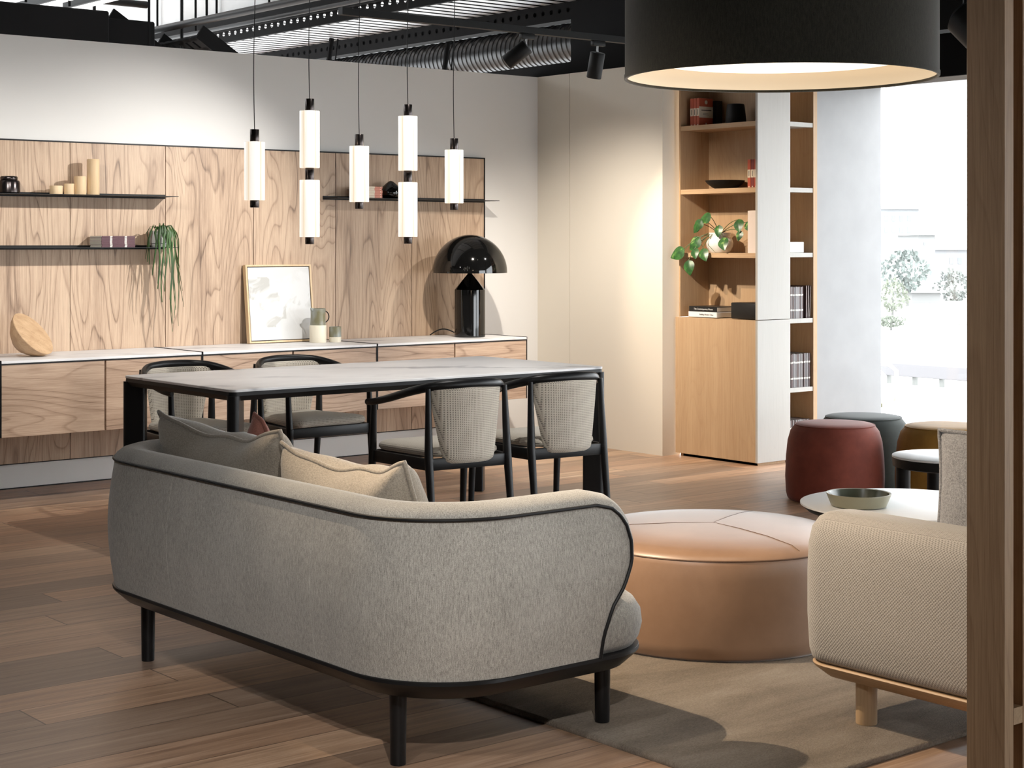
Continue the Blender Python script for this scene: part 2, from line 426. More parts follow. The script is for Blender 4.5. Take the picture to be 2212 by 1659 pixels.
mb = MB(); mb.box((8.93, -4, 2.40), (9.0, 7.1, 2.435)); struct('trim_2', mb, M['white'], smooth=False)
# ceiling: black slab over the lounge, ribbed steel deck over the rest, high white soffit at the left
mb = MB(); mb.box((-4, -4, 3.10), (9.05, 8.0, 3.2)); struct('ceiling', mb, M['ceil'], smooth=False)
mb = MB(); mb.box((-4, 7.9, 3.1), (6.66, 8.0, 4.7)); mb.box((-4.1, 8.0, 3.1), (-4, 13, 4.7)); struct('trim_4', mb, M['ceil'], smooth=False)
mb = MB(); mb.box((6.63, 8.0, 3.16), (6.70, 18, 4.7)); struct('wall_plenum', mb, plain('plenum_white_wall', (.62, .63, .63), .8, var=.05), smooth=False)
mb = MB()
y = 8.0; prof = []
while y < 17:
    prof += [(y, 3.05), (y+.068, 3.05), (y+.072, 3.09), (y+.112, 3.09), (y+.116, 3.05)]; y += .13
for i in range(len(prof)-1):
    (ya, za), (yb, zb) = prof[i], prof[i+1]
    fc = mb.face([(6.62, ya, za), (9.7, ya, za), (9.7, yb, zb), (6.62, yb, zb)])
    fc.material_index = 0 if abs(za-3.05)+abs(zb-3.05) < 1e-6 else 1  # recessed flutes get black metal: shade between the ribs put into the material
def deckmat():
    t = NT('ribbed_deck_steel', .38, .55, .5); t.color((.62, .63, .64)); return t.m
struct('ceiling_deck', mb, [deckmat(), M['duct']], smooth=False, fixn=False)
mb = MB(); mb.box((6.58, 8.0, 3.03), (6.62, 17, 3.16)); struct('trim_3', mb, M['ceil'], smooth=False)
mb = MB(); mb.box((-4, 8.0, 4.6), (6.62, 15.4, 4.7)); struct('ceiling_high', mb, M['ceil_white'], smooth=False)
mb = MB(); mb.box((-4, 17.9, 2.4), (6.62, 18, 4.7)); struct('wall_far', mb, plain('far_white_wall', (.42, .43, .43), .8, var=.08), smooth=False)

# window
win = D.objects.new('window_1', None); C.objects.link(win); win.location = (8.96, 1.5, 0); win['kind'] = 'structure'
mb = MB()
for y in (5.68, 2.6, -.3, -3.2, -5.3): mb.box((-.02, y-.012, 0), (.02, y+.012, 2.40))
mb.box((-.03, -5.3, 0), (.03, 5.7, .05))
mb.build('window_frame', M['white'], win, smooth=False)
mb = MB(); mb.box((-.004, -5.3, .05), (.004, 5.7, 2.4)); mb.build('window_pane', M['glass'], win, smooth=False)

# ------------------------------------------------------------------ wall panelling and shelves
wp = thing('wall_panelling', 'tall walnut wall panelling of upright boards with thin black edge', 'wall panelling', (3.497, 9.0, .145))
xs = [2.30-3.497, 2.899-3.497, 0, .598, 1.197, 1.792, 2.389, 2.985, 3.59]
for a, b in zip(xs[:-1], xs[1:]):
    mb = MB(); mb.box((a+.002, 0, 0), (b-.002, .03, 1.795)); o = mb.build('panel', M['panel'], wp, smooth=False)
mb = MB(); mb.box((xs[0], -.004, 1.795), (3.596, .035, 1.803)); mb.box((3.59, -.004, 0), (3.596, .035, 1.803)); mb.box((xs[0], .002, -.006), (3.596, .035, 0))
mb.box((xs[0], .022, .001), (3.59, .034, 1.79))
mb.build('edge_trim', M['blackmatt'], wp, smooth=False)
def shelf(x0, x1, z, label):
    mb = MB(); mb.box((x0, 8.83, z-.004), (x1, 8.999, z)); mb.box((x0, 8.994, z-.012), (x1, 8.999, z+.012))
    o = mb.build('wall_shelf', M['blackmatt'], smooth=False); tag(o, label, 'shelf')
shelf(2.3, 4.69, 1.642, 'thin black shelf under the black jar and light wood cylinders')
shelf(2.3, 4.69, 1.345, 'thin black shelf carrying magazine stack and trailing plant')
shelf(5.79, 7.085, 1.655, 'thin black shelf behind the pendant tubes, right end past panelling')
mb = MB(); mb.box((-4, WY-.006, 0), (7.59, WY, .006)); struct('shadow_line_back', mb, M['blackmatt'], smooth=False)  # thin black strip drawn as the shadow line at the wall foot

# ------------------------------------------------------------------ wall hung sideboards
CZ = .757; CY = 8.43
def sideboard(x0, x1, label):
    t = thing('sideboard', label, 'sideboard', (x0, CY, .36), 0, 'wall hung sideboards')
    W = x1-x0; h = CZ-.36
    mb = MB(); mb.box((.006, .022, .0), (W-.006, .565, h-.016)); mb.build('carcass', M['drawer'], t, smooth=False)
    for i in range(2):
        mb = MB(); mb.box((.006+i*W/2, 0, 0), ((i+1)*W/2-.004, .02, h-.02), .001, 1); mb.build('door', M['drawer'], t, smooth=False)
    mb = MB(); mb.box((.004, -.004, h-.013), (W-.004, .566, h), .001, 1); mb.build('marble_top', M['marble'], t, smooth=False)
    mb = MB(); mb.box((0, -.004, 0), (.004, .567, h+.003)); mb.box((W-.004, -.004, 0), (W, .567, h+.003)); mb.box((.004, -.003, h-.020), (W-.004, .02, h-.013))
    mb.build('edge_trim', M['blackmatt'], t, smooth=False)
    return t
for a, b, l in ((2.27, 3.450, 'wall hung walnut sideboard cut off by left photo edge, under the wooden bowl'), (3.453, 4.622, 'walnut sideboard under the leaning wooden bowl, its two doors fully seen at left'),
                (4.625, 5.811, 'middle walnut sideboard with marble top under the framed print and jug'), (5.814, 6.992, 'walnut sideboard under the black dome lamp, right end of the row')):
    if b < 3.46: continue
    sideboard(a, b, l)
# one more unit runs on beyond the left edge of the view
sideboard(2.27, 3.450, 'walnut sideboard at the far left end of row, only its right edge seen')

# ------------------------------------------------------------------ things on shelves and sideboards
def cyl_thing(name, label, cat, loc, prof, m, group=None, n=40):
    mb = MB(); mb.lathe(prof, n); o = mb.build(name, m, loc=loc, ang=35); return tag(o, label, cat, group)
for x, r, h, l in ((3.969, .036, .048, 'shortest light wood cylinder, nearest the black jar'), (4.046, .029, .061, 'small light wood cylinder second from the black jar'),
                   (4.112, .034, .104, 'medium light wood cylinder beside the tallest one'), (4.191, .035, .203, 'tallest light wood cylinder on the upper left shelf')):
    cyl_thing('wooden_cylinder', l, 'wooden cylinder', (x, 8.905, 1.642), [(r*.97, 0), (r, .003), (r, h-.003), (r*.96, h)], M['turned'], 'light wood cylinders on the upper shelf')
t = thing('lidded_jar', 'squat black lidded jar on the upper left shelf', 'jar', (3.695, 8.905, 1.642))
mb = MB(); mb.lathe([(.052, 0), (.060, .006), (.060, .06), (.055, .07), (.045, .073)], 40); mb.build('body', M['gunmetal'], t)
mb = MB(); mb.lathe([(.046, .074), (.047, .076), (.047, .089), (.043, .094), (.01, .095)], 40); mb.build('lid', M['gunmetal'], t)

def magazine(name, label, group, L, W, T, cover, bands=(.28, .72), spread=0):
    """flat magazine: spine along +x at y=0, pages towards +y and fanning out at -x"""
    t = thing(name, label, 'magazine', (0, 0, 0), 0, group)
    mb = MB(); mb.box((0, 0, 0), (L, W, T), .0006, 1); mb.build('cover', cover, t, smooth=False)
    mb = MB(); mb.box((-.0015, .004, T*.15), (.004, W-.002, T*.85)); mb.build('pages', M['paper'], t, smooth=False)
    for q in bands:
        mb = MB(); mb.box((L*q-.007, -.0006, T*.12), (L*q+.007, .0004, T*.88)); mb.build('spine_label', M['paper'], t, smooth=False)
    return t
proto = magazine('magazine', 'plum covered magazine in the flat stack on lower left shelf', 'plum magazines stacked on the lower shelf', .205, .15, .0068, M['plum'])
for i in range(9):
    o = proto if i == 0 else copy_tree(proto)
    o.location = (4.212+random.uniform(-.002, .002), 8.838, 1.3455+i*.0072); o.rotation_euler = (0, 0, random.uniform(-.01, .01))

# trailing plant
t = thing('trailing_plant', 'long green trailing plant in white pot at shelf end', 'plant', (4.61, 8.90, 1.345))
mb = MB(); mb.lathe([(.050, 0), (.053, .002), (.060, .02), (.068, .092), (.068, .097), (.064, .097), (.06, .085), (.0, .085)], 40, cap1=False); mb.build('pot', M['whitegloss'], t, ang=50)
mb = MB(); mb.lathe([(.055, .018), (.0605, .02), (.0605, .026), (.055, .027)], 40); mb.build('pot_rim_band', M['chrome'], t)
mb = MB()
rs = random.Random(5)
strands = [(-100, .17, .040), (-120, .30, .06), (-75, .42, .02), (-60, .56, .03), (-40, .62, .05), (-95, .36, -.01), (-20, .48, .07), (-10, .36, .06), (-140, .24, .03),
           (-65, .66, .0), (-50, .50, .02), (-110, .44, .015), (-30, .30, .04), (-85, .22, .03), (170, .12, .03), (200, .16, .03), (-160, .14, .05), (-5, .20, .055), (-70, .60, .03), (-125, .34, .02)]
for k, (ang, ln, out) in enumerate(strands):
    ln *= .78
    a = math.radians(ang); dx, dy = math.cos(a), math.sin(a)
    if dy > .25: dy = .25
    p = Vector((dx*.025, dy*.025, .088)); pts = [p.copy()]
    rim = Vector((dx*.062, dy*.062, .118+rs.uniform(0, .012))); pts.append((p+rim)/2+Vector((0, 0, .018))); pts.append(rim)
    o = Vector((dx*(.074+out*.25), dy*(.076+out*.2), .085)); pts.append(o)
    ph = rs.uniform(0, 6); z = .085
    steps = max(5, int(ln/.032))
    for q in range(1, steps+1):
        f = q/steps
        pts.append(Vector((o.x+out*.6*f*dx+.010*math.sin(ph+f*ln*16), o.y+.006*math.cos(ph+f*ln*13)-.004*f, .085-(ln+.06)*f)))
    m = len(pts); r = [(.0028 if q < 3 else .0078*(1-.75*(q/m)**2)*(1 if q % 2 else .72)) for q in range(m)]
    mb.tube(pts, r, 6, squash=(1, .45))
for k in range(14):
    a = rs.uniform(0, 2*PI); b = rs.uniform(.3, 1)
    mb.tube([(0, 0, .085), (math.cos(a)*.03*b, math.sin(a)*.03*b, .115), (math.cos(a)*.055*b, math.sin(a)*.05*b, .125+rs.uniform(-.01, .018))], [.003, .005, .002], 6)
mb.build('foliage', M['strand'], t)

# right shelf: paperbacks and black pear shaped stone
def paperback(label, group, L, W, T, cover, cat='book', name='paperback', band=True):
    t = thing(name, label, cat, (0, 0, 0), 0, group)
    mb = MB(); mb.box((0, 0, 0), (L, W, T), .0008, 1); mb.build('cover', cover, t, smooth=False)
    mb = MB(); mb.box((-.001, .004, T*.1), (.003, W+.001, T*.9)); mb.build('pages', M['paper'], t, smooth=False)
    if band:
        mb = MB(); mb.box((L*.34, -.0006, T*.02), (L*.66, .0005, T*.98)); mb.build('spine_band', M['creambook'], t, smooth=False)
        mb = MB(); mb.box((L*.90, -.0006, T*.3), (L*.93, .0005, T*.7)); mb.build('spine_mark', M['creambook'], t, smooth=False)
    return t
proto = paperback('salmon paperback lying in the flat pile on right wall shelf', 'salmon paperbacks on the right shelf', .175, .11, .0155, M['salmon'])
z = 1.655
for i, T in enumerate((1, 1, 1.15, .8, .7)):
    o = proto if i == 0 else copy_tree(proto)
    o.location = (5.968+random.uniform(-.002, .002), 8.85, z); o.scale = (1, 1, T); z += .0158*T
cyl_thing('stone_ornament', 'black pear shaped ornament beside the salmon paperbacks', 'ornament', (6.247, 8.905, 1.655),
          [(.045, 0), (.064, .012), (.072, .032), (.068, .056), (.052, .078), (.032, .097), (.016, .110), (.004, .115)], M['blackgloss'])

# turned wooden bowl tipped on its side
mb = MB()
R = .150
Mx = Matrix.Rotation(math.radians(-28), 4, 'Z') @ Matrix.Rotation(math.radians(48), 4, 'Y') @ Matrix.Rotation(math.radians(18), 4, 'X')
mb.lathe([(.012, -.115), (.05, -.108), (.095, -.075), (.130, -.03), (.142, 0), (.140, .003), (.05, .003), (.0, .003)], 56, cap1=False, M=Mx)
zmin = min(v.co.z for v in mb.bm.verts)
o = mb.build('wooden_bowl', M['bowlwood'], loc=(3.745, 8.70, CZ-zmin+.0015), ang=30); tag(o, 'light wooden bowl tipped on its side on the left sideboard', 'bowl')

# framed print
t = thing('framed_print', 'pale abstract print in thin oak frame leaning on panelling', 'picture', (5.208, 8.905, CZ+.0045))
t.rotation_euler = (math.radians(-6.5), 0, 0)
mb = MB(); Wf, Hf = .468, .478
for a, b in (((0, 0, 0), (.011, .034, Hf)), ((Wf-.011, 0, 0), (Wf, .034, Hf)), ((.011, 0, 0), (Wf-.011, .034, .011)), ((.011, 0, Hf-.011), (Wf-.011, .034, Hf))): mb.box(a, b)
mb.build('frame', M['turned'], t, smooth=False)
mb = MB(); mb.box((.011, .012, .011), (Wf-.011, .03, Hf-.011)); mb.build('shadow_gap', M['blackmatt'], t, smooth=False)
mb = MB(); mb.box((.016, .004, .016), (Wf-.016, .013, Hf-.016)); mb.build('print', M['art'], t, smooth=False)

# jug and cup
t = thing('jug', 'two-tone stoneware jug, olive above cream, beside framed print', 'jug', (5.627, 8.80, CZ))
mb = MB(); mb.lathe([(.049, 0), (.052, .004), (.0525, .10), (.0515, .106), (.049, .107)], 40); mb.build('lower_body', M['cream'], t)
mb = MB(); mb.lathe([(.048, .107), (.0475, .11), (.045, .165), (.0465, .205), (.047, .209), (.044, .209), (.042, .17), (.040, .13), (.0, .128)], 40, cap1=False)
mb.tube([(-.040, -.006, .20), (-.05, -.008, .205), (-.056, -.010, .213)], [.012, .011, .006], 8); mb.build('upper_body', M['greenglaze'], t)
mb = MB(); mb.tube([(.043+.037*math.sin(a), 0, .157-.036*math.cos(a)) for a in [PI*i/14 for i in range(15)]], .0035, 8); mb.build('handle', M['blackmatt'], t)
t = thing('cup', 'small olive and cream stoneware cup beside the jug', 'cup', (5.727, 8.76, CZ))
mb = MB(); mb.lathe([(.034, 0), (.037, .004), (.0375, .032), (.036, .033)], 36); mb.build('lower_body', M['cream'], t)
mb = MB(); mb.lathe([(.036, .033), (.0375, .034), (.037, .095), (.0355, .096), (.034, .09), (.033, .04), (.0, .038)], 36, cap1=False); mb.build('upper_body', M['greenglaze'], t)

# dome lamp
t = thing('dome_lamp', 'glossy black mushroom dome table lamp on the right sideboard', 'lamp', (6.725, 8.69, CZ))
mb = MB(); mb.lathe([(.098, 0), (.100, .003), (.100, .305), (.0995, .308), (.004, .424)], 64, cap1=True); mb.build('base', M['blackgloss'], t, ang=20)
mb = MB(); pr = [(.2445, .418)]+[(.2445*math.cos(a), .422+.2445*math.sin(a)) for a in [PI/2*i/24 for i in range(24)]]+[(.004, .6665)]
pi_ = [(.002, .660)]+[(.238*math.cos(a), .422+.238*math.sin(a)) for a in [PI/2*i/24 for i in range(23, -1, -1)]]+[(.238, .418)]
mb.lathe(pr+pi_+[(.2445, .418)], 72, cap0=False, cap1=False); mb.build('shade', M['blackgloss'], t, ang=30)
mb = MB(); mb.tube([(0, 0, .40), (0, 0, .66)], .006, 8); mb.build('stem', M['blackgloss'], t)
mb = MB(); mb.tube([(.09+.10*f, .03+.22*f, .010+.012*math.sin(PI*f)) for f in [q/10 for q in range(11)]], .004, 8); mb.tube([(-.09-.085*f, .05+.15*f, .010+.02*(1-f)+.03*math.sin(PI*f)) for f in [q/10 for q in range(11)]], .004, 8); mb.build('cord', M['blackmatt'], t)

# ------------------------------------------------------------------ pendant tubes over the table
def lobed(r, z, n=96, amp=.26):
    return [Vector((r*(1-amp+amp*abs(math.cos(2*(2*PI*i/n)))**.8 * 1.0)*math.cos(2*PI*i/n), r*(1-amp+amp*abs(math.cos(2*(2*PI*i/n)))**.8)*math.sin(2*PI*i/n), z)) for i in range(n)]
def pendant(x, zt, n, label, rz):
    """zt: top of the upper cap; n glass tubes"""
    t = thing('tube_pendant', label, 'pendant lamp', (x, 6.88, zt), rz, 'tube pendant lamps over the table')
    z = 0
    for i in range(n):
        hcap = .056
        mb = MB(); mb.lathe([(.0205, z), (.0215, z-.002), (.0215, z-hcap), (.0205, z-hcap-.006)], 24); mb.build('cap', M['gunmetal'], t)
        z -= hcap
        mb = MB(); mb.loft([lobed(.046, z-.002), lobed(.048, z-.004), lobed(.048, z-.274), lobed(.046, z-.276)]); mb.build('glass_tube', M['opal'], t, ang=60)
        z -= .276
    mb = MB(); mb.lathe([(.0205, z+.004), (.0215, z-.001), (.0215, z-.032), (.0205, z-.034)], 24); mb.build('cap', M['gunmetal'], t)
    rs = random.Random(int(x*100)); pts = []
    for k in range(26):
        f = k/25; pts.append((.006*math.sin(f*9+x)*(1-f*.4)+.003*rs.uniform(-1, 1), .004*math.sin(f*7), f*(3.09-zt)))
    mb = MB(); mb.tube(pts, .0021, 6); mb.build('cord', M['blackmatt'], t)
    return t
for x, zt, n, l in ((4.049, 1.903, 1, 'single lit tube pendant at left end of the row'), (4.352, 2.063, 2, 'double lit tube pendant, second from the left of the row'),
                    (4.638, 1.904, 1, 'single lit tube pendant in the middle, before the paperbacks'), (4.931, 2.065, 2, 'double lit tube pendant in front of the black pear ornament'),
                    (5.222, 1.906, 1, 'single lit tube pendant nearest the black dome lamp')):
    pendant(x, zt, n, l, math.atan2(6.88, x))
    lamp('POINT', 'pendant_glow', (x, 6.88, zt-.2), 2.2*n, WARM, shadow_soft_size=.05)

# ------------------------------------------------------------------ dining table
t = thing('dining_table', 'long dining table with white marble top and black angled legs', 'table', (4.715, 6.88, 0))
hx, hy = 1.083, .515
mb = MB(); mb.loft([[(*p, .729) for p in rrect(-hx, -hy, hx, hy, .035)], [(*p, .738) for p in rrect(-hx, -hy, hx, hy, .035)], [(*p, .740) for p in rrect(-hx, -hy, hx, hy, .035, .002)]]); mb.build('top', M['marble'], t)
mb = MB(); rim = [(*p, .7285) for p in rrect(-hx, -hy, hx, hy, .035, .003)]
mb.loft([[(*p, .712) for p in rrect(-hx, -hy, hx, hy, .035, .001)], rim]); mb.build('edge_band', M['blackmatt'], t)
mb = MB()
for sg in (-1, 1):
    mb.loft([[(x, sg*y, z) for y, z in ((hy-.004, .712), (hy-.016, .690), (hy-.05, .690), (hy-.05, .712))] for x in (-hx+.03, hx-.03)])
    mb.loft([[(sg*x, y, z) for x, z in ((hx-.004, .712), (hx-.016, .690), (hx-.05, .690), (hx-.05, .712))] for y in (-hy+.03, hy-.03)])
mb.build('apron', M['black'], t, smooth=False)
for sx in (-1, 1):
    for sy in (-1, 1):
        Mr = Matrix.Translation((sx*(hx-.040), sy*(hy-.040), 0)) @ Matrix.Rotation(math.atan2(-sy, -sx), 4, 'Z')
        out = rrect(-.052, -.027, .056, .027, .02, rs=[.010, .010, .024, .024])
        mb = MB(); mb.loft([[Mr @ Vector((*p, z)) for p in out] for z in (.0, .712)]); mb.build('leg', M['black'], t)

# ------------------------------------------------------------------ dining chairs
def make_chair():
    t = thing('dining_chair', '', 'chair')
    for sx in (-1, 1):
        mb = MB(); mb.tube([(sx*.248, .235, 0), (sx*.247, .222, .25), (sx*.246, .21, .42), (sx*.247, .195, .645)], [.0125, .016, .0185, .013], 14); mb.build('leg', M['black'], t)
        mb = MB(); mb.tube([(sx*.205, -.272, 0), (sx*.205, -.245, .22), (sx*.204, -.22, .43), (sx*.198, -.205, .735)], [.0125, .016, .0195, .012], 14); mb.build('leg', M['black'], t)
    mb = MB()
    for sx in (-1, 1):
        mb.box((-.0095, -.235, -.026), (.0095, .235, .026), .003, 2, Matrix.Translation((sx*.222, -.003, .405)) @ Matrix.Rotation(sx*-.10, 4, 'Z'))
    mb.box((-.20, -.228, .379), (.20, -.208, .431), .003); mb.box((-.24, .20, .379), (.24, .22, .431), .003)
    mb.build('seat_frame', M['black'], t)
    # bent top rail running into the arms
    cp = [(-.262, .235, .648), (-.268, .15, .657), (-.262, .02, .683), (-.235, -.11, .718), (-.175, -.195, .742), (-.09, -.232, .751), (0, -.242, .753)]
    cp = cp+[(-x, y, z) for x, y, z in reversed(cp[:-1])]
    P = []
    for i in range(len(cp)-1):
        p0, p1, p2, p3 = (Vector(cp[max(i-1, 0)]), Vector(cp[i]), Vector(cp[i+1]), Vector(cp[min(i+2, len(cp)-1)]))
        for k in range(5):
            f = k/5; P.append(.5*((2*p1)+(p2-p0)*f+(2*p0-5*p1+4*p2-p3)*f*f+(3*p1-p0-3*p2+p3)*f**3))
    P.append(Vector(cp[-1])); n = len(P)
    rr = [.0125+.007*math.sin(PI*i/(n-1)) for i in range(n)]
    mb = MB(); mb.tube(P, rr, 14, squash=(.85, 1.1)); mb.build('top_rail', M['black'], t, ang=60)
    # upholstered back, wide above and narrow below, bowed
    def bk(off):
        def f(u, v):
            wd = .128+.062*v**.9; cz = .405+.335*v
            if v < .12: wd *= .90+.10*math.sqrt(max(0, 1-(1-v/.12)**2))
            x = (2*u-1)*wd
            yb = -.246+.055*(2*u-1)**2*(.5+.5*v)+.004*v
            e = min(u, 1-u)*2; ed = math.sqrt(max(0, 1-(1-min(e/.18, 1))**2))*math.sqrt(max(0, 1-(1-min(v/.07, (1-v)/.04+.2, 1))**2))
            return Vector((x, yb+off*ed, cz))
        return f
    mb = MB(); mb.grid(bk(.018), 22, 22); mb.grid(bk(-.018), 22, 22); mb.build('backrest', M['chairfab'], t, ang=70, dbl=1e-4)
    # seat pad
    def pad(ins):
        out = []
        for x, y in rrect(-1, -1, 1, 1, .28, 0, 8):
            wdt = .165+.068*((y+1)/2)**.7
            out.append((x*(wdt-ins), .005+y*(.225-ins)))
        return out
    rings = []
    for z, ins in ((.432, .02), (.436, .008), (.446, .0), (.458, .001), (.468, .008), (.476, .022), (.481, .05), (.483, .09), (.483, .15)):
        rings.append([(x, y, z+(-.006*(1-(y/.22)**2) if z > .47 else 0)) for x, y in pad(ins)])
    mb = MB(); mb.loft(rings); mb.build('seat', M['chairfab'], t, ang=60)
    return t
ch = make_chair()
for i, (x, y, rz, l) in enumerate(((4.57, 6.105, -.10, 'near side dining chair with woven back, left of the pair'), (5.15, 6.105, -.10, 'near side dining chair with woven back at table right end'),
                                   (4.745, 7.51, PI, 'far side dining chair facing camera, in the middle of the table'), (4.09, 7.51, PI, 'far side dining chair facing camera at the table left end'))):
    o = ch if i == 0 else copy_tree(ch)
    o.location = (x, y, 0); o.rotation_euler = (0, 0, rz); o['label'] = l; o['group'] = 'dining chairs with woven seats'

# ------------------------------------------------------------------ grey sofa
sofa = thing('sofa', 'grey beige two seat sofa with black piping seen from behind', 'sofa', (2.46, 3.38, 0))
L, r0 = 1.92, .30
XE = .60
def splan(s):
    """plan path from right arm front (s=-Smax) round the back to left arm front; returns point, inward normal"""
    a = XE-r0; q = PI/2*r0; b = L-2*r0
    h = b/2+q
    sg = 1 if s >= 0 else -1; u = abs(s)
    if u <= b/2: p = Vector((0, u)); nrm = Vector((1, 0))
    elif u <= h:
        an = (u-b/2)/r0; p = Vector((r0-r0*math.cos(an), b/2+r0*math.sin(an))); nrm = Vector((math.cos(an), -math.sin(an)))
    else: p = Vector((r0+(u-h), b/2+r0)); nrm = Vector((0, -1))
    return Vector((p.x, L/2+sg*p.y)), Vector((nrm.x, sg*nrm.y))
base = (L-2*r0)/2+PI/2*r0
ends = [(0, .60), (.15, .603), (.33, .627), (.46, .668), (.61, .697), (.74, .700), (.85, .688), (.92, .668), (.97, .640), (1.0, .585)]
def xend(h):
    for (a, x), (b, y) in zip(ends[:-1], ends[1:]):
        if h <= b: return x+(y-x)*(h-a)/(b-a)
    return ends[-1][1]
NS, NH = 150, 26
def outer(t, h):
    Sx = base+xend(h)-r0; S1 = base+.62-r0
    f = abs(t)
    s = f/.78*(.78*S1) if f < .78 else .78*S1+(Sx-.78*S1)*(f-.78)/.22
    s = math.copysign(s, t)
    p, n = splan(s)
    b = .022*math.sin(PI*min(1, h*1.02))
    return Vector((p.x-n.x*b, p.y-n.y*b, .25+.415*h)), Vector((n.x, n.y, 0))
hs = [1-(1-j/NH)**1.6 for j in range(NH+1)]
T_ = .125
O = [[outer(-1+2*i/NS, h) for h in hs] for i in range(NS+1)]
mb = MB()
VO = [[mb.bm.verts.new(c[0]) for c in row] for row in O]
VI = [[mb.bm.verts.new(c[0]+c[1]*T_) for c in row] for row in O]
for G in (VO, VI):
    for i in range(NS):
        for j in range(NH): mb.bm.faces.new((G[i][j], G[i+1][j], G[i+1][j+1], G[i][j+1]))
bnd = [(0, j) for j in range(NH+1)]+[(i, NH) for i in range(1, NS+1)]+[(NS, j) for j in range(NH-1, -1, -1)]
BP = [O[i][j] for i, j in bnd]
K = 7; strips = []
for k, (p, n) in enumerate(BP):
    tg = (BP[min(k+1, len(BP)-1)][0]-BP[max(k-1, 0)][0]).normalized()
    e = tg.cross(n).normalized()
    if k < 3 or k > len(BP)-4: pass
    i, j = bnd[k]
    # make the roll point away from the sheet
    cen = O[min(max(i, 12), NS-12)][NH//2][0]
    if e.dot(p-cen) < 0: e = -e
    row = [VO[i][j]]
    for q in range(1, K):
        f = PI*q/K
        row.append(mb.bm.verts.new(p+n*(T_*(1-math.cos(f))/2)+e*(.036*math.sin(f))))
    row.append(VI[i][j]); strips.append(row)
for a, b in zip(strips[:-1], strips[1:]):
    for q in range(K): mb.bm.faces.new((a[q], b[q], b[q+1], a[q+1]))
mb.build('upholstered_shell', M['sofa'], sofa, ang=75)
pip = [p-n*.003 for p, n in BP]
mb = MB(); mb.tube(pip, .0048, 8); mb.build('piping', M['blackmatt'], sofa)
mb = MB()
i2 = int(NS*.66)
for i2 in (int(NS*.335), int(NS*.615)):
    mb = MB(); mb.tube([O[i2][j][0]-O[i2][j][1]*.0002 for j in range(NH+1)], .0007, 6); mb.build('seam', M['sofa'], sofa)
mb = MB(); ro = [.20, .20, .29, .29]
def rout(ins): return rrect(.0, .0, .855, L, .3, ins, 10, ro)
mb.loft([[(*p, z) for p in rout(i)] for z, i in ((.196, .052), (.200, .040), (.232, .004), (.242, -.004), (.250, -.003), (.252, .001))]); mb.build('base_frame', M['black'], sofa, ang=35)
def sout(ins): return rrect(.11, .11, .85, L-.11, .2, ins, 10, [.17, .17, .1, .1])
def sout2(ins): return rrect(.30, .012, .86, L-.012, .2, ins, 10, [.19, .19, .05, .05])
mb = MB(); mb.loft([[(*p, z) for p in sout2(i)] for z, i in ((.252, .012), (.275, -.004), (.31, -.012), (.345, -.008), (.375, .012), (.398, .045), (.41, .09), (.414, .14))]); mb.build('seat', M['sofa_seat'], sofa, ang=70)
for x, y in ((.11, .25), (.11, L-.25), (.754, .16), (.754, L-.16)):
    mb = MB()
    z0 = .0165 if x > .6 else 0
    mb.lathe([(.0205, z0), (.021, z0+.003), (.0235, .21)], 24, (x, y, 0)); mb.build('leg', M['black'], sofa)

def cushion(name, label, m, w, h, th, loc, rot, sag=.03, seed=0, group=None, cordm=None):
    """cushion in local x-z plane, thickness y, base at z=0"""
    t = thing(name, label, 'cushion', loc, 0, group); t.rotation_euler = rot
    rs = random.Random(seed)
    ph = [rs.uniform(0, 6) for _ in range(6)]
    def pos(u, v, sgn):
        a, b = 2*u-1, 2*v-1
        x = a*w/2*(1-.05*(1-b*b)); z = h/2+b*h/2*(1-.06*(1-a*a))
        if b > 0: z -= sag*(1-a*a)*b
        z += .006*math.sin(9*a+ph[0])*max(b, 0)**2
        k = (max(0, 1-a**4)*max(0, 1-b**4))**.5*(.72+.28*(1-.6*a*a)*(1-.35*b*b))
        d = th/2*k*(1-.12*b)+.0022*math.sin(7*a+ph[1]+3*b)*k+.0018*math.sin(11*b+ph[2])*k
        yy = .006*math.sin(5*a+ph[3])*(abs(b)**3)
        return Vector((x, yy+sgn*d, z))
    mb = MB(); mb.grid(lambda u, v: pos(u, v, 1), 30, 24); mb.grid(lambda u, v: pos(u, v, -1), 30, 24)
    mb.build('cushion_body', m, t, ang=80, dbl=1e-4)
    e = [pos(i/30, 0, 0) for i in range(31)]+[pos(1, i/24, 0) for i in range(1, 25)]+[pos(1-i/30, 1, 0) for i in range(1, 31)]+[pos(0, 1-i/24, 0) for i in range(1, 25)]
    mb = MB(); mb.tube(e, .0075, 8); mb.build('flanged_edge', cordm or m, t, ang=70)
    return t
lean = math.radians(21)
cushion('cushion', 'larger taupe cushion at the far left end of grey sofa', M['cushion'], .80, .385, .25, (2.86, 4.875, .435), (lean, 0, -PI/2), .055, 1, 'taupe cushions on the grey sofa')
cushion('cushion', 'taupe cushion nearer the camera on grey sofa, by right arm', M['cushion'], .62, .345, .25, (2.85, 4.15, .435), (lean, 0, -PI/2+.05), .045, 2, 'taupe cushions on the grey sofa')
cushion('cushion', 'small terracotta cushion peeping up behind the taupe cushion', M['pinkfab'], .28, .24, .10, (3.00, 5.10, .505), (-.10, math.radians(25), -PI/2), .02, 3)

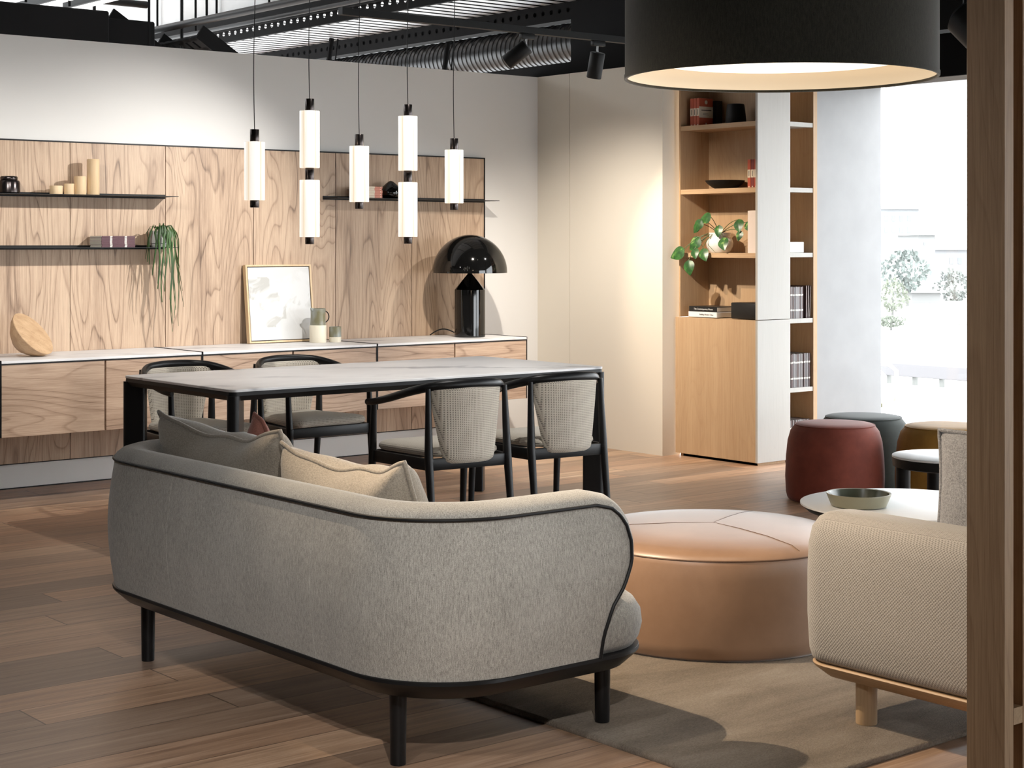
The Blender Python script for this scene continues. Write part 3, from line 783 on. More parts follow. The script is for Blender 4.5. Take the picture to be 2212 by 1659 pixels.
# ------------------------------------------------------------------ cream sofa at right
cs = thing('cream_sofa', 'cream woven sofa on oak base, partly behind timber screen', 'sofa', (3.68, 1.40, .0165))
LL = 1.83
def bout(ins): return rrect(0, 0, .22, LL, .09, ins, 8)
mb = MB(); mb.loft([[(*p, z) for p in bout(i)] for z, i in ((.166, .022), (.175, .010), (.20, .002), (.30, -.004), (.42, -.004), (.50, .0), (.545, .010), (.573, .03), (.586, .055), (.590, .08))]); mb.build('backrest', M['boucle'], cs, ang=70)
mb = MB(); mb.loft([[(*p, z) for p in rrect(.225, .03, .86, LL-.03, .09, i)] for z, i in ((.166, .02), (.19, .0), (.36, .0), (.40, .02), (.415, .06))]); mb.build('seat', M['boucle'], cs, ang=70)
mb = MB(); mb.loft([[(*p, z) for p in rrect(.005, .005, .85, LL-.005, .10, i, 8)] for z, i in ((.122, .045), (.128, .036), (.152, .004), (.160, .0), (.164, .004))]); mb.build('base_frame', M['base_oak'], cs, ang=35)
for x, y in ((.10, LL-.175), (.10, .2), (.72, LL-.175), (.72, .2)):
    mb = MB(); mb.lathe([(.029, 0), (.030, .003), (.030, .13)], 28, (x, y, 0)); mb.build('leg', M['leg_oak'], cs)
cushion('cushion', 'grey textured cushion standing on the cream sofa', M['greycush'], .62, .43, .16, (3.99, 2.66, .414), (-.10, 0, -PI/2+.08), .02, 8)

# ------------------------------------------------------------------ pouffes and low tables
def pouf(name, label, m, loc, R, h, group, topf=.80):
    t = thing(name, label, 'pouf', loc, 0, group)
    pr = [(R*.90, 0), (R*.955, .012), (R*.985, .04), (R, h*.30), (R*.985, h*.55), (R*.95, h*.76), (R*.89, h*.89), (R*topf, h*.965), (R*.74, h*.985), (R*.5, h*.997), (.02, h)]
    mb = MB(); mb.lathe(pr, 64); mb.build('upholstery', m, t, ang=60)
    mb = MB(); mb.tube([(R*topf*math.cos(a), R*topf*math.sin(a), h*.966) for a in [2*PI*i/64 for i in range(65)]], .0035, 6, cap=False); mb.build('piping', m, t)
    return t
pg = 'velvet poufs by the window'
pouf('pouf', 'russet velvet pouf nearest the oak bookcase', M['v_red'], (7.02, 5.887, 0), .262, .415, pg)
pouf('pouf', 'dark green pouf behind the russet one at window', M['v_green'], (7.52, 6.10, 0), .262, .405, pg)
pouf('pouf', 'mustard velvet pouf behind the small round side table', M['v_mustard'], (7.40, 5.44, 0), .275, .415, pg)
t = thing('ottoman', 'large round tan leather ottoman in the middle of lounge', 'ottoman', (4.275, 4.13, .016))
R, h = .475, .345
mb = MB(); mb.lathe([(R*.955, 0), (R*.985, .012), (R*1.0, .05), (R*1.012, h*.45), (R*1.008, h*.75), (R*.995, h*.90), (R*.985, h*.945), (R*.968, h*.975), (R*.94, h), (R*.86, h+.014), (R*.6, h+.026), (R*.3, h+.031), (.02, h+.032)], 96); mb.build('upholstery', M['leather'], t, ang=60)
mb = MB(); mb.tube([(R*.984*math.cos(a), R*.984*math.sin(a), h*.948) for a in [2*PI*i/96 for i in range(97)]], .0028, 6, cap=False)
for a in (.4, .4+2*PI/3, .4+4*PI/3):
    mb.tube([(R*q*math.cos(a), R*q*math.sin(a), h+z) for q, z in ((.0, .0318), (.3, .0315), (.6, .0265), (.86, .0145), (.94, .0005))], .0012, 6)
mb.build('seam', plain('seam_thread', (.13, .07, .04), .6), t)
t = thing('coffee_table', 'low round white coffee table holding the olive dish', 'table', (5.094, 3.937, .0165))
mb = MB(); mb.lathe([(.374, .378), (.385, .3795), (.385, .3855), (.381, .3867)], 72); mb.build('top', M['white'], t)
mb = MB(); mb.lathe([(.30, .341), (.36, .358), (.381, .377)], 72); mb.build('under_rim', M['black'], t)
mb = MB(); mb.lathe([(.20, 0.0), (.20, .012), (.045, .03), (.04, .341)], 40); mb.build('pedestal', M['black'], t)
t = thing('dish', 'olive glazed shallow dish on the white coffee table', 'dish', (4.905, 4.00, .4035))
mb = MB(); mb.lathe([(.085, .002), (.088, 0), (.100, .003), (.118, .046), (.1175, .049), (.111, .048), (.104, .030), (.096, .010), (.0, .007)], 56, cap1=False); mb.build('bowl', M['dishglaze'], t, ang=40)
mb = MB(); mb.lathe([(.1095, .0475), (.1035, .0305), (.0955, .0108), (.0, .0078)], 56, cap0=False, cap1=False); mb.build('glazed_inside', M['dishin'], t)
t = thing('side_table', 'small round side table, white top on chunky dark legs', 'table', (6.26, 4.62, 0))
mb = MB(); mb.lathe([(.222, .41), (.230, .412), (.230, .419), (.227, .421)], 56); mb.build('top', M['white'], t)
mb = MB(); mb.lathe([(.20, .365), (.226, .372), (.230, .41)], 56); mb.build('rim', M['black'], t)
for a in (math.radians(141), math.radians(231), math.radians(321), math.radians(51)):
    mb = MB(); mb.lathe([(.030, 0), (.032, .004), (.032, .372)], 24, (.185*math.cos(a), .185*math.sin(a), 0)); mb.build('leg', M['black'], t)
# rug
mb = MB(); mb.loft([[(*p, z) for p in rrect(3.105, 2.835, 5.72, 5.3, .012, i, 3)] for z, i in ((.0, .002), (.004, 0), (.012, .001), (.016, .006))])
o = mb.build('rug', M['rug'], ang=50); tag(o, 'mottled taupe rug under ottoman and cream sofa', 'rug')

# ------------------------------------------------------------------ oak bookcase
bc = thing('bookcase', 'tall oak bookcase with open niches and lower cupboard', 'bookcase', (7.69, 7.055, 0))
# local: x depth to the right, y along the wall
Wd, Wy, ZT = .552, .68, 2.50
mb = MB(); mb.box((0, .668, .895), (.262, Wy, ZT)); mb.build('side_panel', M['oak'], bc, smooth=False)
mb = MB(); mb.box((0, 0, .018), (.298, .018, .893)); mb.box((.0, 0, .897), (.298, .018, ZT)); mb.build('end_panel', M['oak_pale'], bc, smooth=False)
mb = MB(); mb.box((.262, .018, .895), (.28, Wy, ZT)); mb.build('niche_back', M['oak'], bc, smooth=False)
mb = MB(); mb.box((0, .018, .018), (.02, .712, .893)); mb.build('door', M['oak'], bc, smooth=False)
mb = MB(); mb.box((.02, .018, .0), (.27, .685, .893)); mb.build('cupboard', M['oak'], bc, smooth=False)
for z in (1.307, 1.712, 2.120):
    mb = MB(); mb.box((.004, .018, z-.03), (.262, .668, z)); mb.build('shelf', M['oak_y'], bc, smooth=False)
for z in (.06, .462, .895, 1.308, 1.716, 2.128):
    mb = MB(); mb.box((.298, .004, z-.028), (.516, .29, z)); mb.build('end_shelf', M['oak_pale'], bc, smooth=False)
mb = MB(); mb.box((.516, 0, 0), (.552, .30, ZT)); mb.box((.28, .29, 0), (.552, .31, ZT)); mb.box((.28, .018, 0), (.298, .30, ZT)); mb.build('end_niche_panels', M['oak'], bc, smooth=False)
mb = MB(); mb.box((.0, .0, ZT-.03), (.552, .31, ZT)); mb.build('top_panel', M['oak'], bc, smooth=False)
mb = MB(); mb.box((.02, .02, 0.0), (.27, .66, .018)); mb.build('plinth', M['blackmatt'], bc, smooth=False)

BX = 7.69
def upright(name, label, cat, loc, dx, dy, dz, m, group=None):
    """standing book: spine faces -x, thickness along y"""
    t = thing(name, label, cat, loc, 0, group)
    mb = MB(); mb.box((0, 0, 0), (dx, dy, dz), .0008, 1); mb.build('cover', m, t, smooth=False)
    mb = MB(); mb.box((.004, dy*.12, .002), (dx+.0012, dy*.88, dz+.0008)); mb.build('pages', M['paper'], t, smooth=False)
    return t
def banded(t, dx, dy, dz, face=False):
    mb = MB(); mb.box((-.0006, .0006, dz*.36), (.0004, dy-.0006, dz*.64)); mb.build('spine_band', M['creambook'], t, smooth=False)
    mb = MB(); mb.box((-.0006, dy*.35, dz*.02), (.0004, dy*.65, dz*.06)); mb.build('spine_mark', M['creambook'], t, smooth=False)
    mb = MB(); mb.box((-.0010, dy*.42, dz*.40), (-.0004, dy*.58, dz*.60)); mb.build('spine_title', M['ink'], t, smooth=False)
    if face:
        mb = MB(); mb.box((0, -.0006, dz*.30), (dx, .0004, dz*.70)); mb.build('cover_band', M['creambook'], t, smooth=False)
        mb = MB(); mb.lathe([(.014, -.0003), (.014, .0003)], 6, M=Matrix.Translation((dx*.5, -.0004, dz*.86)) @ Matrix.Rotation(PI/2, 4, 'X') @ Matrix.Rotation(PI/6, 4, 'Z')); mb.build('cover_emblem', M['creambook'], t, smooth=False)
        mb = MB(); mb.box((dx*.47, -.0006, dz*.04), (dx*.53, .0004, dz*.12)); mb.build('cover_mark', M['creambook'], t, smooth=False)
        for a, b, z0, z1 in ((.15, .88, .555, .585), (.27, .68, .445, .455), (.27, .68, .405, .413)):
            mb = MB(); mb.box((dx*a, -.0010, dz*z0), (dx*b, -.0004, dz*z1)); mb.build('printed_line', M['ink'], t, smooth=False)
gtop = 'orange paperbacks on the top bookcase shelf'
for i, (yy, l) in enumerate(((7.603, 'orange paperback on top shelf, cream banded cover showing'), (7.631, 'middle orange paperback of three on the top shelf'), (7.659, 'leftmost orange paperback of three on the top shelf'))):
    t = upright('paperback', l, 'book', (BX+.05, yy, 2.1201), .125, .025, .178, M['orange'], gtop); banded(t, .125, .025, .178, i == 0)
upright('black_book', 'black book standing behind the orange paperbacks', 'book', (BX+.178, 7.575, 2.1201), .055, .06, .165, M['blackcov'])
cyl_thing('black_pot', 'black tapered pot upside down on the top bookcase shelf', 'pot', (BX+.13, 7.36, 2.1201), [(.066, 0), (.068, .004), (.056, .118), (.053, .126), (.04, .128)], M['blackmatt'])
upright('black_folder', 'tall black folder at right end of top bookcase shelf', 'folder', (BX+.08, 7.08, 2.1201), .17, .05, .19, M['blackcov'])
t = thing('black_bowl', 'wide black shallow bowl on second bookcase shelf', 'bowl', (BX+.132, 7.455, 1.7121))
mb = MB(); mb.lathe([(.055, 0), (.08, .010), (.112, .034), (.127, .053), (.124, .055), (.106, .037), (.07, .016), (.0, .010)], 48, cap1=False); mb.build('body', M['blackmatt'], t, ang=50)
g2 = 'orange books beside the black bowl'
for yy, l, mm in ((7.150, 'orange book next to the black bowl, left of three', M['orange']), (7.122, 'dark red book between two orange ones on second shelf', M['darkred']), (7.094, 'orange book at right end of the second bookcase shelf', M['orange'])):
    t = upright('paperback', l, 'book', (BX+.04, yy, 1.7121), .125, .026, .175, mm, g2); banded(t, .125, .026, .175)
# pothos
t = thing('pothos_plant', 'leafy variegated pothos in white pot spilling off bookcase shelf', 'plant', (BX+.10, 7.47, 1.3071))
mb = MB(); mb.lathe([(.060, 0), (.064, .003), (.084, .040), (.086, .060), (.080, .085), (.066, .098), (.068, .112), (.070, .128), (.066, .128), (.060, .110), (.0, .110)], 44, cap1=False); mb.build('pot', M['whitegloss'], t, ang=60)
mb = MB(); mb.lathe([(.060, .111), (.0, .116)], 24, cap0=False, cap1=False); mb.build('soil', M['soil'], t)
leaves = [((-.08, .21, .175), 60, (.0, .55, -.6)), ((-.09, .10, .225), 75, (-.1, .9, -.15)), ((-.10, .165, .20), 70, (-.25, .5, -.8)), ((-.05, .055, .165), 62, (-.3, -.1, -.9)), ((-.09, .195, .085), 85, (-.3, .6, -.7)),
          ((-.13, .30, .01), 92, (-.25, .9, -.4)), ((-.11, .21, .02), 60, (-.3, -.35, -.8)), ((-.12, .13, .015), 72, (-.2, -.5, -.75)), ((-.13, .245, -.06), 78, (-.15, -.25, -.95)), ((-.09, -.015, .085), 76, (-.35, -.45, -.7)),
          ((-.02, -.085, .20), 72, (-.3, -.3, -.75)), ((-.0, -.14, .185), 66, (-.1, -.7, -.6)), ((-.03, -.11, .13), 52, (-.3, .1, -.9))]
ml = MB(); ms = MB()
for (c, sz, dr) in leaves:
    c = Vector(c)+Vector((-.01, -.105, 0)); d = Vector(dr).normalized(); face = Vector((-1, -.25, .35)); side = d.cross(face).normalized(); nn = side.cross(d).normalized()
    Ls = sz/1000*1.25
    def lf(u, v):
        a = u; wv = math.sin(PI*min(1, a**.62))**.85*.40*Ls*(1 if a > .02 else .4)
        if a < .16: back = -.06*Ls*abs(2*v-1)*(1-a/.16)
        else: back = 0
        x = (2*v-1)*wv
        return c+d*((a-.1)*Ls+back)+side*x+nn*(-.16*abs(x)-.10*Ls*a*a+.05*Ls*math.sin(a*PI))
    ml.grid(lf, 12, 8)
    base_p = c-d*.1*Ls
    mid = Vector((base_p.x*.5-.01, base_p.y*.55, max(.135, base_p.z*.5+.10)))
    pth = []
    a0, a1, a2 = Vector((0, 0, .115)), mid, base_p
    for k in range(9):
        f = k/8; pth.append(a0*(1-f)**2+a1*2*f*(1-f)+a2*f*f)
    ms.tube(pth, .0022, 6)
for pts in (((-.05, .06, .12), (-.10, .10, .10), (-.13, .20, .02), (-.14, .27, -.02)), ((-.07, .0, .12), (-.085, .02, .05), (-.08, -.03, .008)), ((-.07, .02, .12), (-.09, .08, .06), (-.085, .05, .01))): ms.tube(pts, .002, 6)
ml.build('foliage', M['leaf'], t, ang=80, fixn=False); ms.build('stems', M['stem'], t)
upright('pale_box_file', 'pale pinkish box file right of the pothos plant', 'box file', (BX+.03, 7.08, 1.3071), .20, .085, .262, M['pinkcard'])
# flat books and black box on the cupboard top
t = thing('large_book', 'white spined book lying under the black one on cupboard', 'book', (BX+.02, 7.42, .8971))
mb = MB(); mb.box((0, 0, 0), (.20, .25, .034), .001, 1); mb.build('cover', M['white'], t, smooth=False)
mb = MB(); mb.box((.006, -.001, .004), (.198, .004, .030)); mb.build('pages', M['paper'], t, smooth=False)
Ms = Matrix(((0, 0, -1, -.0008), (-1, 0, 0, .09), (0, 1, 0, .017), (0, 0, 0, 1)))
lettering('Building Modern Cities', .013, Ms, M['ink'], t)
t = thing('large_book', 'black spined book lettered in white, lying on the cupboard', 'book', (BX+.02, 7.422, .9313))
mb = MB(); mb.box((0, 0, 0), (.20, .243, .034), .001, 1); mb.build('cover', M['blackcov'], t, smooth=False)
mb = MB(); mb.box((.006, -.001, .004), (.198, .004, .030)); mb.build('pages', M['paper'], t, smooth=False)
Ms = Matrix(((0, 0, -1, -.0008), (-1, 0, 0, .115), (0, 1, 0, .017), (0, 0, 0, 1)))
lettering('The Contemporary House', .0155, Ms, M['white'], t)
mb = MB(); mb.box((0, 0, 0), (.22, .228, .10), .006, 2); o = mb.build('black_box', M['blackcov'], loc=(BX+.03, 7.08, .8971), smooth=True); tag(o, 'black box on the cupboard right of the flat books', 'box')
# end niches
t = thing('white_bowl', 'white deep bowl in the narrow end niche', 'bowl', (BX+.38, 7.055+.11, 1.3085))
mb = MB(); mb.box((-.075, -.08, 0), (.082, .08, .068), .004, 2); mb.build('body', M['whitegloss'], t)
def mag_row(x0, x1, z, n, h, cols, label, group, tilt=.0):
    proto = {}
    dx = (x1-x0)/n
    for i in range(n):
        mm = cols[(i*7+i//3) % len(cols)]
        if mm not in proto:
            t = thing('magazine', label, 'magazine', (0, 0, 0), 0, group)
            mb = MB(); mb.box((0, 0, 0), (dx*.9, .19, h), .0004, 1); mb.build('cover', M[mm], t, smooth=False)
            for q in (.24, .72):
                mb = MB(); mb.box((dx*.05, -.0006, h*q), (dx*.85, .0004, h*(q+.05))); mb.build('spine_label', M['paper'], t, smooth=False)
            proto[mm] = t; o = t
        else: o = copy_tree(proto[mm])
        o.location = (x0+i*dx, 7.068+random.uniform(0, .006), z); o.rotation_euler = (0, tilt, 0); o.scale = (1, 1, 1-random.uniform(0, .02))
mag_row(BX+.303, BX+.440, .8955, 11, .20, ['greycov', 'browncov', 'greycov'], 'grey or brown magazine standing in the upper end niche row', 'magazines in the upper end niche')
for i in range(3):
    t = thing('magazine', ('leaning plum magazine in the upper end niche, leftmost of the three leaning', 'leaning plum magazine in the upper end niche, between two leaning ones', 'leaning plum magazine at right end of the upper end niche')[i], 'magazine', (BX+.462+i*.016, 7.07, .8956), 0, 'plum magazines leaning in the upper end niche'); t.rotation_euler = (0, .06+.02*i-.05, 0)
    mb = MB(); mb.box((0, 0, 0), (.010, .19, .205), .0004, 1); mb.build('cover', M['browncov'], t, smooth=False)
    mb = MB(); mb.box((.0015, -.0006, .01), (.003, .0004, .2)); mb.build('pages', M['paper'], t, smooth=False)
mag_row(BX+.303, BX+.508, .4625, 22, .212, ['greycov', 'greycov', 'browncov', 'greycov'], 'thin grey magazine standing in the middle end niche row', 'magazines in the middle end niche')
mag_row(BX+.303, BX+.500, .0605, 16, .20, ['greycov', 'greycov', 'browncov'], 'grey magazine standing in the bottom end niche behind russet pouf', 'magazines in the bottom end niche')

# ------------------------------------------------------------------ drum pendant
t = thing('drum_pendant', 'huge dark drum pendant lamp with glowing cream inside', 'pendant lamp', (3.86, 3.45, 1.872))
R = .470
mb = MB(); mb.lathe([(R, 0), (R, .46)], 128, cap0=False, cap1=False); mb.lathe([(R, .46), (.02, .46)], 128, cap0=False, cap1=False); mb.build('shade', M['drumcloth'], t)
mb = MB(); mb.lathe([(R-.006, .002), (R-.006, .45)], 128, cap0=False, cap1=False); mb.build('lining', M['drumin'], t)
mb = MB(); mb.lathe([(R, -.002), (R+.002, .0), (R+.002, .012), (R-.001, .012)], 128, cap0=False, cap1=False); mb.lathe([(R, -.002), (R-.0065, -.001), (R-.0065, .006)], 128, cap0=False, cap1=False); mb.build('rim', M['drumcloth'], t)
mb = MB(); mb.lathe([(.37, .052), (.37, .060), (.01, .060)], 96, cap0=False, cap1=False); mb.lathe([(.37, .052), (.01, .052)], 96, cap0=False, cap1=False); mb.build('diffuser', M['bulb'], t)
mb = MB(); mb.tube([(0, 0, .46), (0, 0, 3.09-1.872)], .004, 8); mb.build('cord', M['blackmatt'], t)
lamp('POINT', 'drum_glow', (3.86, 3.45, 1.905), 5.0, WARM, shadow_soft_size=.15)

# ------------------------------------------------------------------ timber screen in the foreground
ts = thing('timber_screen', 'slatted timber screen standing in the right foreground', 'screen', (2.918, 2.008, 0))
for i in range(4):
    mb = MB(); mb.box((i*.063, 0, 0), (i*.063+.032, .091, 3.09), .0012, 1); mb.build('post', M['post'], ts, smooth=False)
for i in range(3):
    mb = MB(); mb.box((i*.063+.032, .0, .394), ((i+1)*.063, .088, .428)); mb.build('rung', M['base_oak'], ts, smooth=False)

# ------------------------------------------------------------------ ceiling services
RZ = 2.535
mb = MB(); mb.box((4.672, 7.08, RZ-.018), (7.58, 7.12, RZ+.018)); o = mb.build('lighting_track', M['blackmatt'], smooth=False); tag(o, 'black lighting track carrying two spotlights below ceiling', 'lighting track')
for x in (5.1, 6.2, 7.4):
    pass
def spotlight(label, x, axis, lit=False):
    t = thing('track_spotlight', label, 'spotlight', (x, 7.1, RZ-.018), 0, 'black track spotlights')
    mb = MB(); mb.box((-.06, -.014, -.03), (.03, .014, 0), .003); mb.build('adapter', M['blackmatt'], t)
    a = Vector(axis).normalized(); c = Vector((-.02, 0, -.115))
    mb = MB(); mb.tube([(-.02, 0, -.03), (-.022, 0, -.05), (-.02, 0, -.07)], .006, 8); mb.build('neck', M['chrome'], t)
    Mr = Matrix.Translation(Vector((-.02, 0, -.075))+a*.0) @ a.to_track_quat('Z', 'Y').to_matrix().to_4x4()
    mb = MB(); mb.lathe([(.010, -.012), (.040, -.008), (.0425, -.004), (.0425, .135), (.040, .139), (.038, .10), (.0, .10)], 36, cap1=False, M=Mr); mb.build('head', M['blackmatt'], t, ang=50)
    mb = MB(); mb.lathe([(.036, .104), (.002, .104)], 24, cap0=False, cap1=False, M=Mr); mb.build('lens', M['spotlens'], t)
    return t
spotlight('black track spotlight tilted left, aimed at the panelling', 5.905, (-.55, .62, -.62))
spotlight('black track spotlight hanging upright, nearer the drum pendant', 6.43, (.02, .25, -.95))
t = thing('ceiling_spotlight', 'lit black spotlight half hidden by the timber screen top', 'spotlight', (5.21, 3.75, 2.30))
a = Vector((.07, -.70, -.70)).normalized(); Mr = Matrix.Translation((0, 0, -.10)) @ a.to_track_quat('Z', 'Y').to_matrix().to_4x4()
mb = MB(); mb.lathe([(.05, -.03), (.075, -.01), (.075, .14), (.070, .14), (.062, .08), (.0, .08)], 36, cap1=False, M=Mr); mb.build('head', M['blackmatt'], t, ang=50)
mb = MB(); mb.lathe([(.06, .083), (.002, .083)], 28, cap0=False, cap1=False, M=Mr); mb.build('lens', M['spotlens'], t)
mb = MB(); mb.tube([(0, 0, -.1), (0, 0, .78)], .012, 8); mb.build('stem', M['blackmatt'], t)

# perforated cable trays, along the depth of the hall
def tray(x, z, y0, y1, label, hgt=.12, wd=.03):
    t = thing('cable_tray', label, 'cable tray', (x, y0, z))
    mb = MB(); n = int((y1-y0)/.09); s_ = (y1-y0)/n; q = .018
    for i in range(n):
        a, b = i*s_, (i+1)*s_; c = (a+b)/2
        o8 = [(c+q*math.cos(k*PI/4+PI/8), hgt/2+q*math.sin(k*PI/4+PI/8)) for k in range(8)]
        co = [(b, hgt), (a, hgt), (a, 0), (b, 0)]
        for k in range(4):
            i0 = 2*k; p, r_ = o8[i0], o8[(i0+1) % 8]
            mb.face([(0, *co[k]), (0, *p), (0, *r_)])
            r2 = o8[(i0+2) % 8]; nx = co[(k+1) % 4]
            mb.face([(0, *co[k]), (0, *r_), (0, *r2), (0, *nx)])
    mb.build('perforated_side', M['service'], t, smooth=False, fixn=False)
    mb = MB(); mb.box((0, 0, -.004), (wd, y1-y0, 0)); mb.box((0, 0, hgt), (wd, y1-y0, hgt+.004)); mb.build('flange', M['service'], t, smooth=False)
    return t
tray(6.62, 2.95, 8.4, 14.5, 'perforated black cable tray crossing behind the pendant cords')
tray(7.72, 2.93, 8.0, 14.5, 'perforated black tray nearer the round duct', .13)
mb = MB(); mb.box((7.76, 8.0, 2.93), (7.86, 14.5, 3.04)); o = mb.build('ceiling_beam', M['ceil'], smooth=False); tag(o, 'black steel beam beside the tray nearer the round duct', 'beam')
mb = MB(); mb.box((9.0, 8.0, 2.80), (9.3, 11.5, 3.04)); o = mb.build('ceiling_beam', M['ceil'], smooth=False); tag(o, 'black beam above the drum pendant, right of the round duct', 'beam')
# spiral duct
mb = MB(); yy = 7.6; pr = []
while yy < 14.5:
    pr += [(.150, yy), (.150, yy+.040), (.156, yy+.044), (.156, yy+.052)]; yy += .056
mb.lathe(pr, 40, M=Matrix.Translation((8.45, 0, 2.885)) @ Matrix.Rotation(-PI/2, 4, 'X')); o = mb.build('spiral_duct', M['duct'], ang=25); tag(o, 'black ribbed round air duct under the ceiling deck', 'duct')
for x, y, l in ((7.45, 11.6, 'black hanger strut left of the ribbed duct'), (7.90, 10.6, 'black hanger strut nearest the ribbed duct')):
    mb = MB(); mb.tube([(x, y, 2.4), (x+.10, y, 3.04)], .02, 6); mb.tube([(x+.07, y, 2.4), (x+.16, y, 3.04)], .006, 6); o = mb.build('hanger_strut', M['service']); tag(o, l, 'hanger', 'black hanger struts')
# big plenum box and pipes at the left
mb = MB(); mb.box((1.0, 10.5, 2.40), (5.06, 11.4, 2.93), .01, 1); mb.box((5.06, 10.6, 2.3), (5.45, 11.3, 2.9), .01, 1); o = mb.build('plenum_box', M['ceil'], smooth=False); tag(o, 'large black air plenum box above the left wall', 'duct')
def pipe(pts, r, label, name='pipe', m='blackmatt', cat='pipe'):
    mb = MB(); mb.tube(pts, r, 12); o = mb.build(name, M[m]); return tag(o, label, cat)
pipe([(5.85, 13.6, 2.95), (5.85, 8.3, 2.95)], .028, 'black sprinkler pipe running up from the left wall')
pipe([(6.36, 14.6, 3.0), (6.36, 8.6, 3.0)], .016, 'thin black conduit left of the perforated tray')
pipe([(2.0, 12.6, 3.32), (6.4, 12.6, 3.32)], .03, 'thin black pipe crossing over the plenum box')
hg = 'threaded ceiling hanger rods'
for i, (x, y, zb, l) in enumerate(((4.05, 10.45, 2.5, 'leftmost thin hanger rod above the left wall'), (4.25, 10.45, 2.93, 'thin hanger rod over left end of plenum box'), (4.45, 10.45, 2.93, 'thin hanger rod over middle of plenum box'), (4.75, 10.45, 2.93, 'thin hanger rod over right part of plenum box'),
                                   (5.30, 10.4, 2.5, 'thin hanger rod just right of the plenum box'), (5.85, 12.4, 2.978, 'hanger rod holding lower end of the sprinkler pipe'), (5.85, 10.6, 2.978, 'hanger rod holding upper end of the sprinkler pipe'), (6.36, 11.7, 3.016, 'hanger rod holding the thin conduit'),
                                   (6.60, 12.8, 3.05, 'hanger rod at the left end of perforated tray'), (6.60, 11.8, 3.05, 'hanger rod at the middle of perforated tray'), (6.60, 11.0, 3.05, 'hanger rod at the right end of perforated tray'))):
    mb = MB(); mb.tube([(x, y, zb), (x, y, 4.6)], .009, 6); o = mb.build('hanger_rod', M['service']); tag(o, l, 'hanger rod', hg)
for y, l in ((10.2, 'white linear tube light over the plenum box, upper of two'), (9.9, 'white linear tube light over the plenum box, lower of two')):
    t = thing('linear_light', l, 'ceiling light', (4.75 if y > 10 else 4.98, y, 2.99), 0, 'linear tube lights')
    mb = MB(); mb.box((-.03, -.02, .0), (.03, 1.1, .05)); mb.build('housing', M['blackmatt'], t, smooth=False)
    mb = MB(); mb.tube([(0, 0, -.012), (0, 1.08, -.012)], .013, 10); mb.build('tube', M['led'], t)
for k, (x, y, l) in enumerate(((5.62, 11.5, 'sloping perforated tray left of the sprinkler pipe'), (6.12, 11.1, 'sloping perforated tray right of the sprinkler pipe'))):
    t = thing('sloping_tray', l, 'cable tray', (x, y, 2.80-.12*k), 0, 'sloping perforated trays')
    mb = MB()
    for i in range(6): mb.box((-.3, -.3+i*.1, 0), (.55, -.3+i*.1+.07, .02))
    mb.box((-.3, -.32, 0), (.55, -.30, .11)); mb.box((-.3, .28, 0), (.55, .30, .11))
    for i in range(8): mb.box((-.3+i*.11, -.3, .0), (-.3+i*.11+.03, .3, .015))
    mb.build('slotted_bed', M['service'], t, smooth=False)
    t.rotation_euler = (0, 0, 0); mb = None
    for ch_ in list(t.children):
        ch_.data.transform(Matrix.Rotation(math.radians(32), 4, 'Y'))
    mb = MB(); mb.tube([(-.2, 0, .11), (-.2, 0, 1.80+.12*k)], .012, 6); mb.build('hanger', M['blackmatt'], t)

# ------------------------------------------------------------------ outdoors, beyond the window
def pale(name, c): return plain(name, tuple(x*.52 for x in c), .9)  # outdoor colours greyed and paled: haze and glare put into the base colour
mb = MB(); mb.box((9.05, 2, -.35), (12.4, 12, -.15)); o = struct('terrace', mb, pale('terrace_paving', (.72, .72, .72)), smooth=False)
mb = MB(); mb.box((12.4, -150, -3.2), (260, 200, -2.8)); o = struct('ground', mb, pale('bright_ground', (.62, .62, .60)), smooth=False)
def world_at(u, v, Z):
    return Vector((.6316*Z+.7753*(u-1106)/3638*Z, .7753*Z-.6316*(u-1106)/3638*Z, H+(523-v)/3638*Z))
t = thing('patio_chair', 'white tube patio chair seen through the window', 'chair', (9.45, 7.74, -.15), .5)
mb = MB(); mb.tube([(.25, -.25, 0), (.25, -.25, .60), (.24, -.20, .645), (.2, -.1, .655), (.2, .25, .655), (.22, .30, .63), (.22, .3, 0)], .016, 10); mb.tube([(-.25, -.25, 0), (-.25, -.25, .60), (-.24, -.20, .645), (-.2, -.1, .655), (-.2, .25, .655), (-.22, .30, .63), (-.22, .3, 0)], .016, 10)
mb.tube([(-.25, .25, .40), (.25, .25, .40)], .014, 8); mb.build('frame', M['white'], t)
mb = MB(); mb.box((-.24, -.24, .38), (.24, .24, .41), .01); mb.box((-.24, .22, .5), (.24, .25, .64), .01); mb.build('sling_seat', plain('olive_sling', (.30, .31, .2), .8), t)
t = thing('grey_chair', 'slanted dark grey chair back behind the timber screen', 'chair', (8.60, 5.72, 0))
mb = MB(); mb.loft([[(*p, z) for p in rrect(-.26+i, -.2, .26, .30-i*.7, .04)] for z, i in ((.0, .0), (.42, .06), (.58, .12), (.60, .14))]); mb.build('upholstery', plain('slate_cloth', (.10, .115, .13), .9), t)
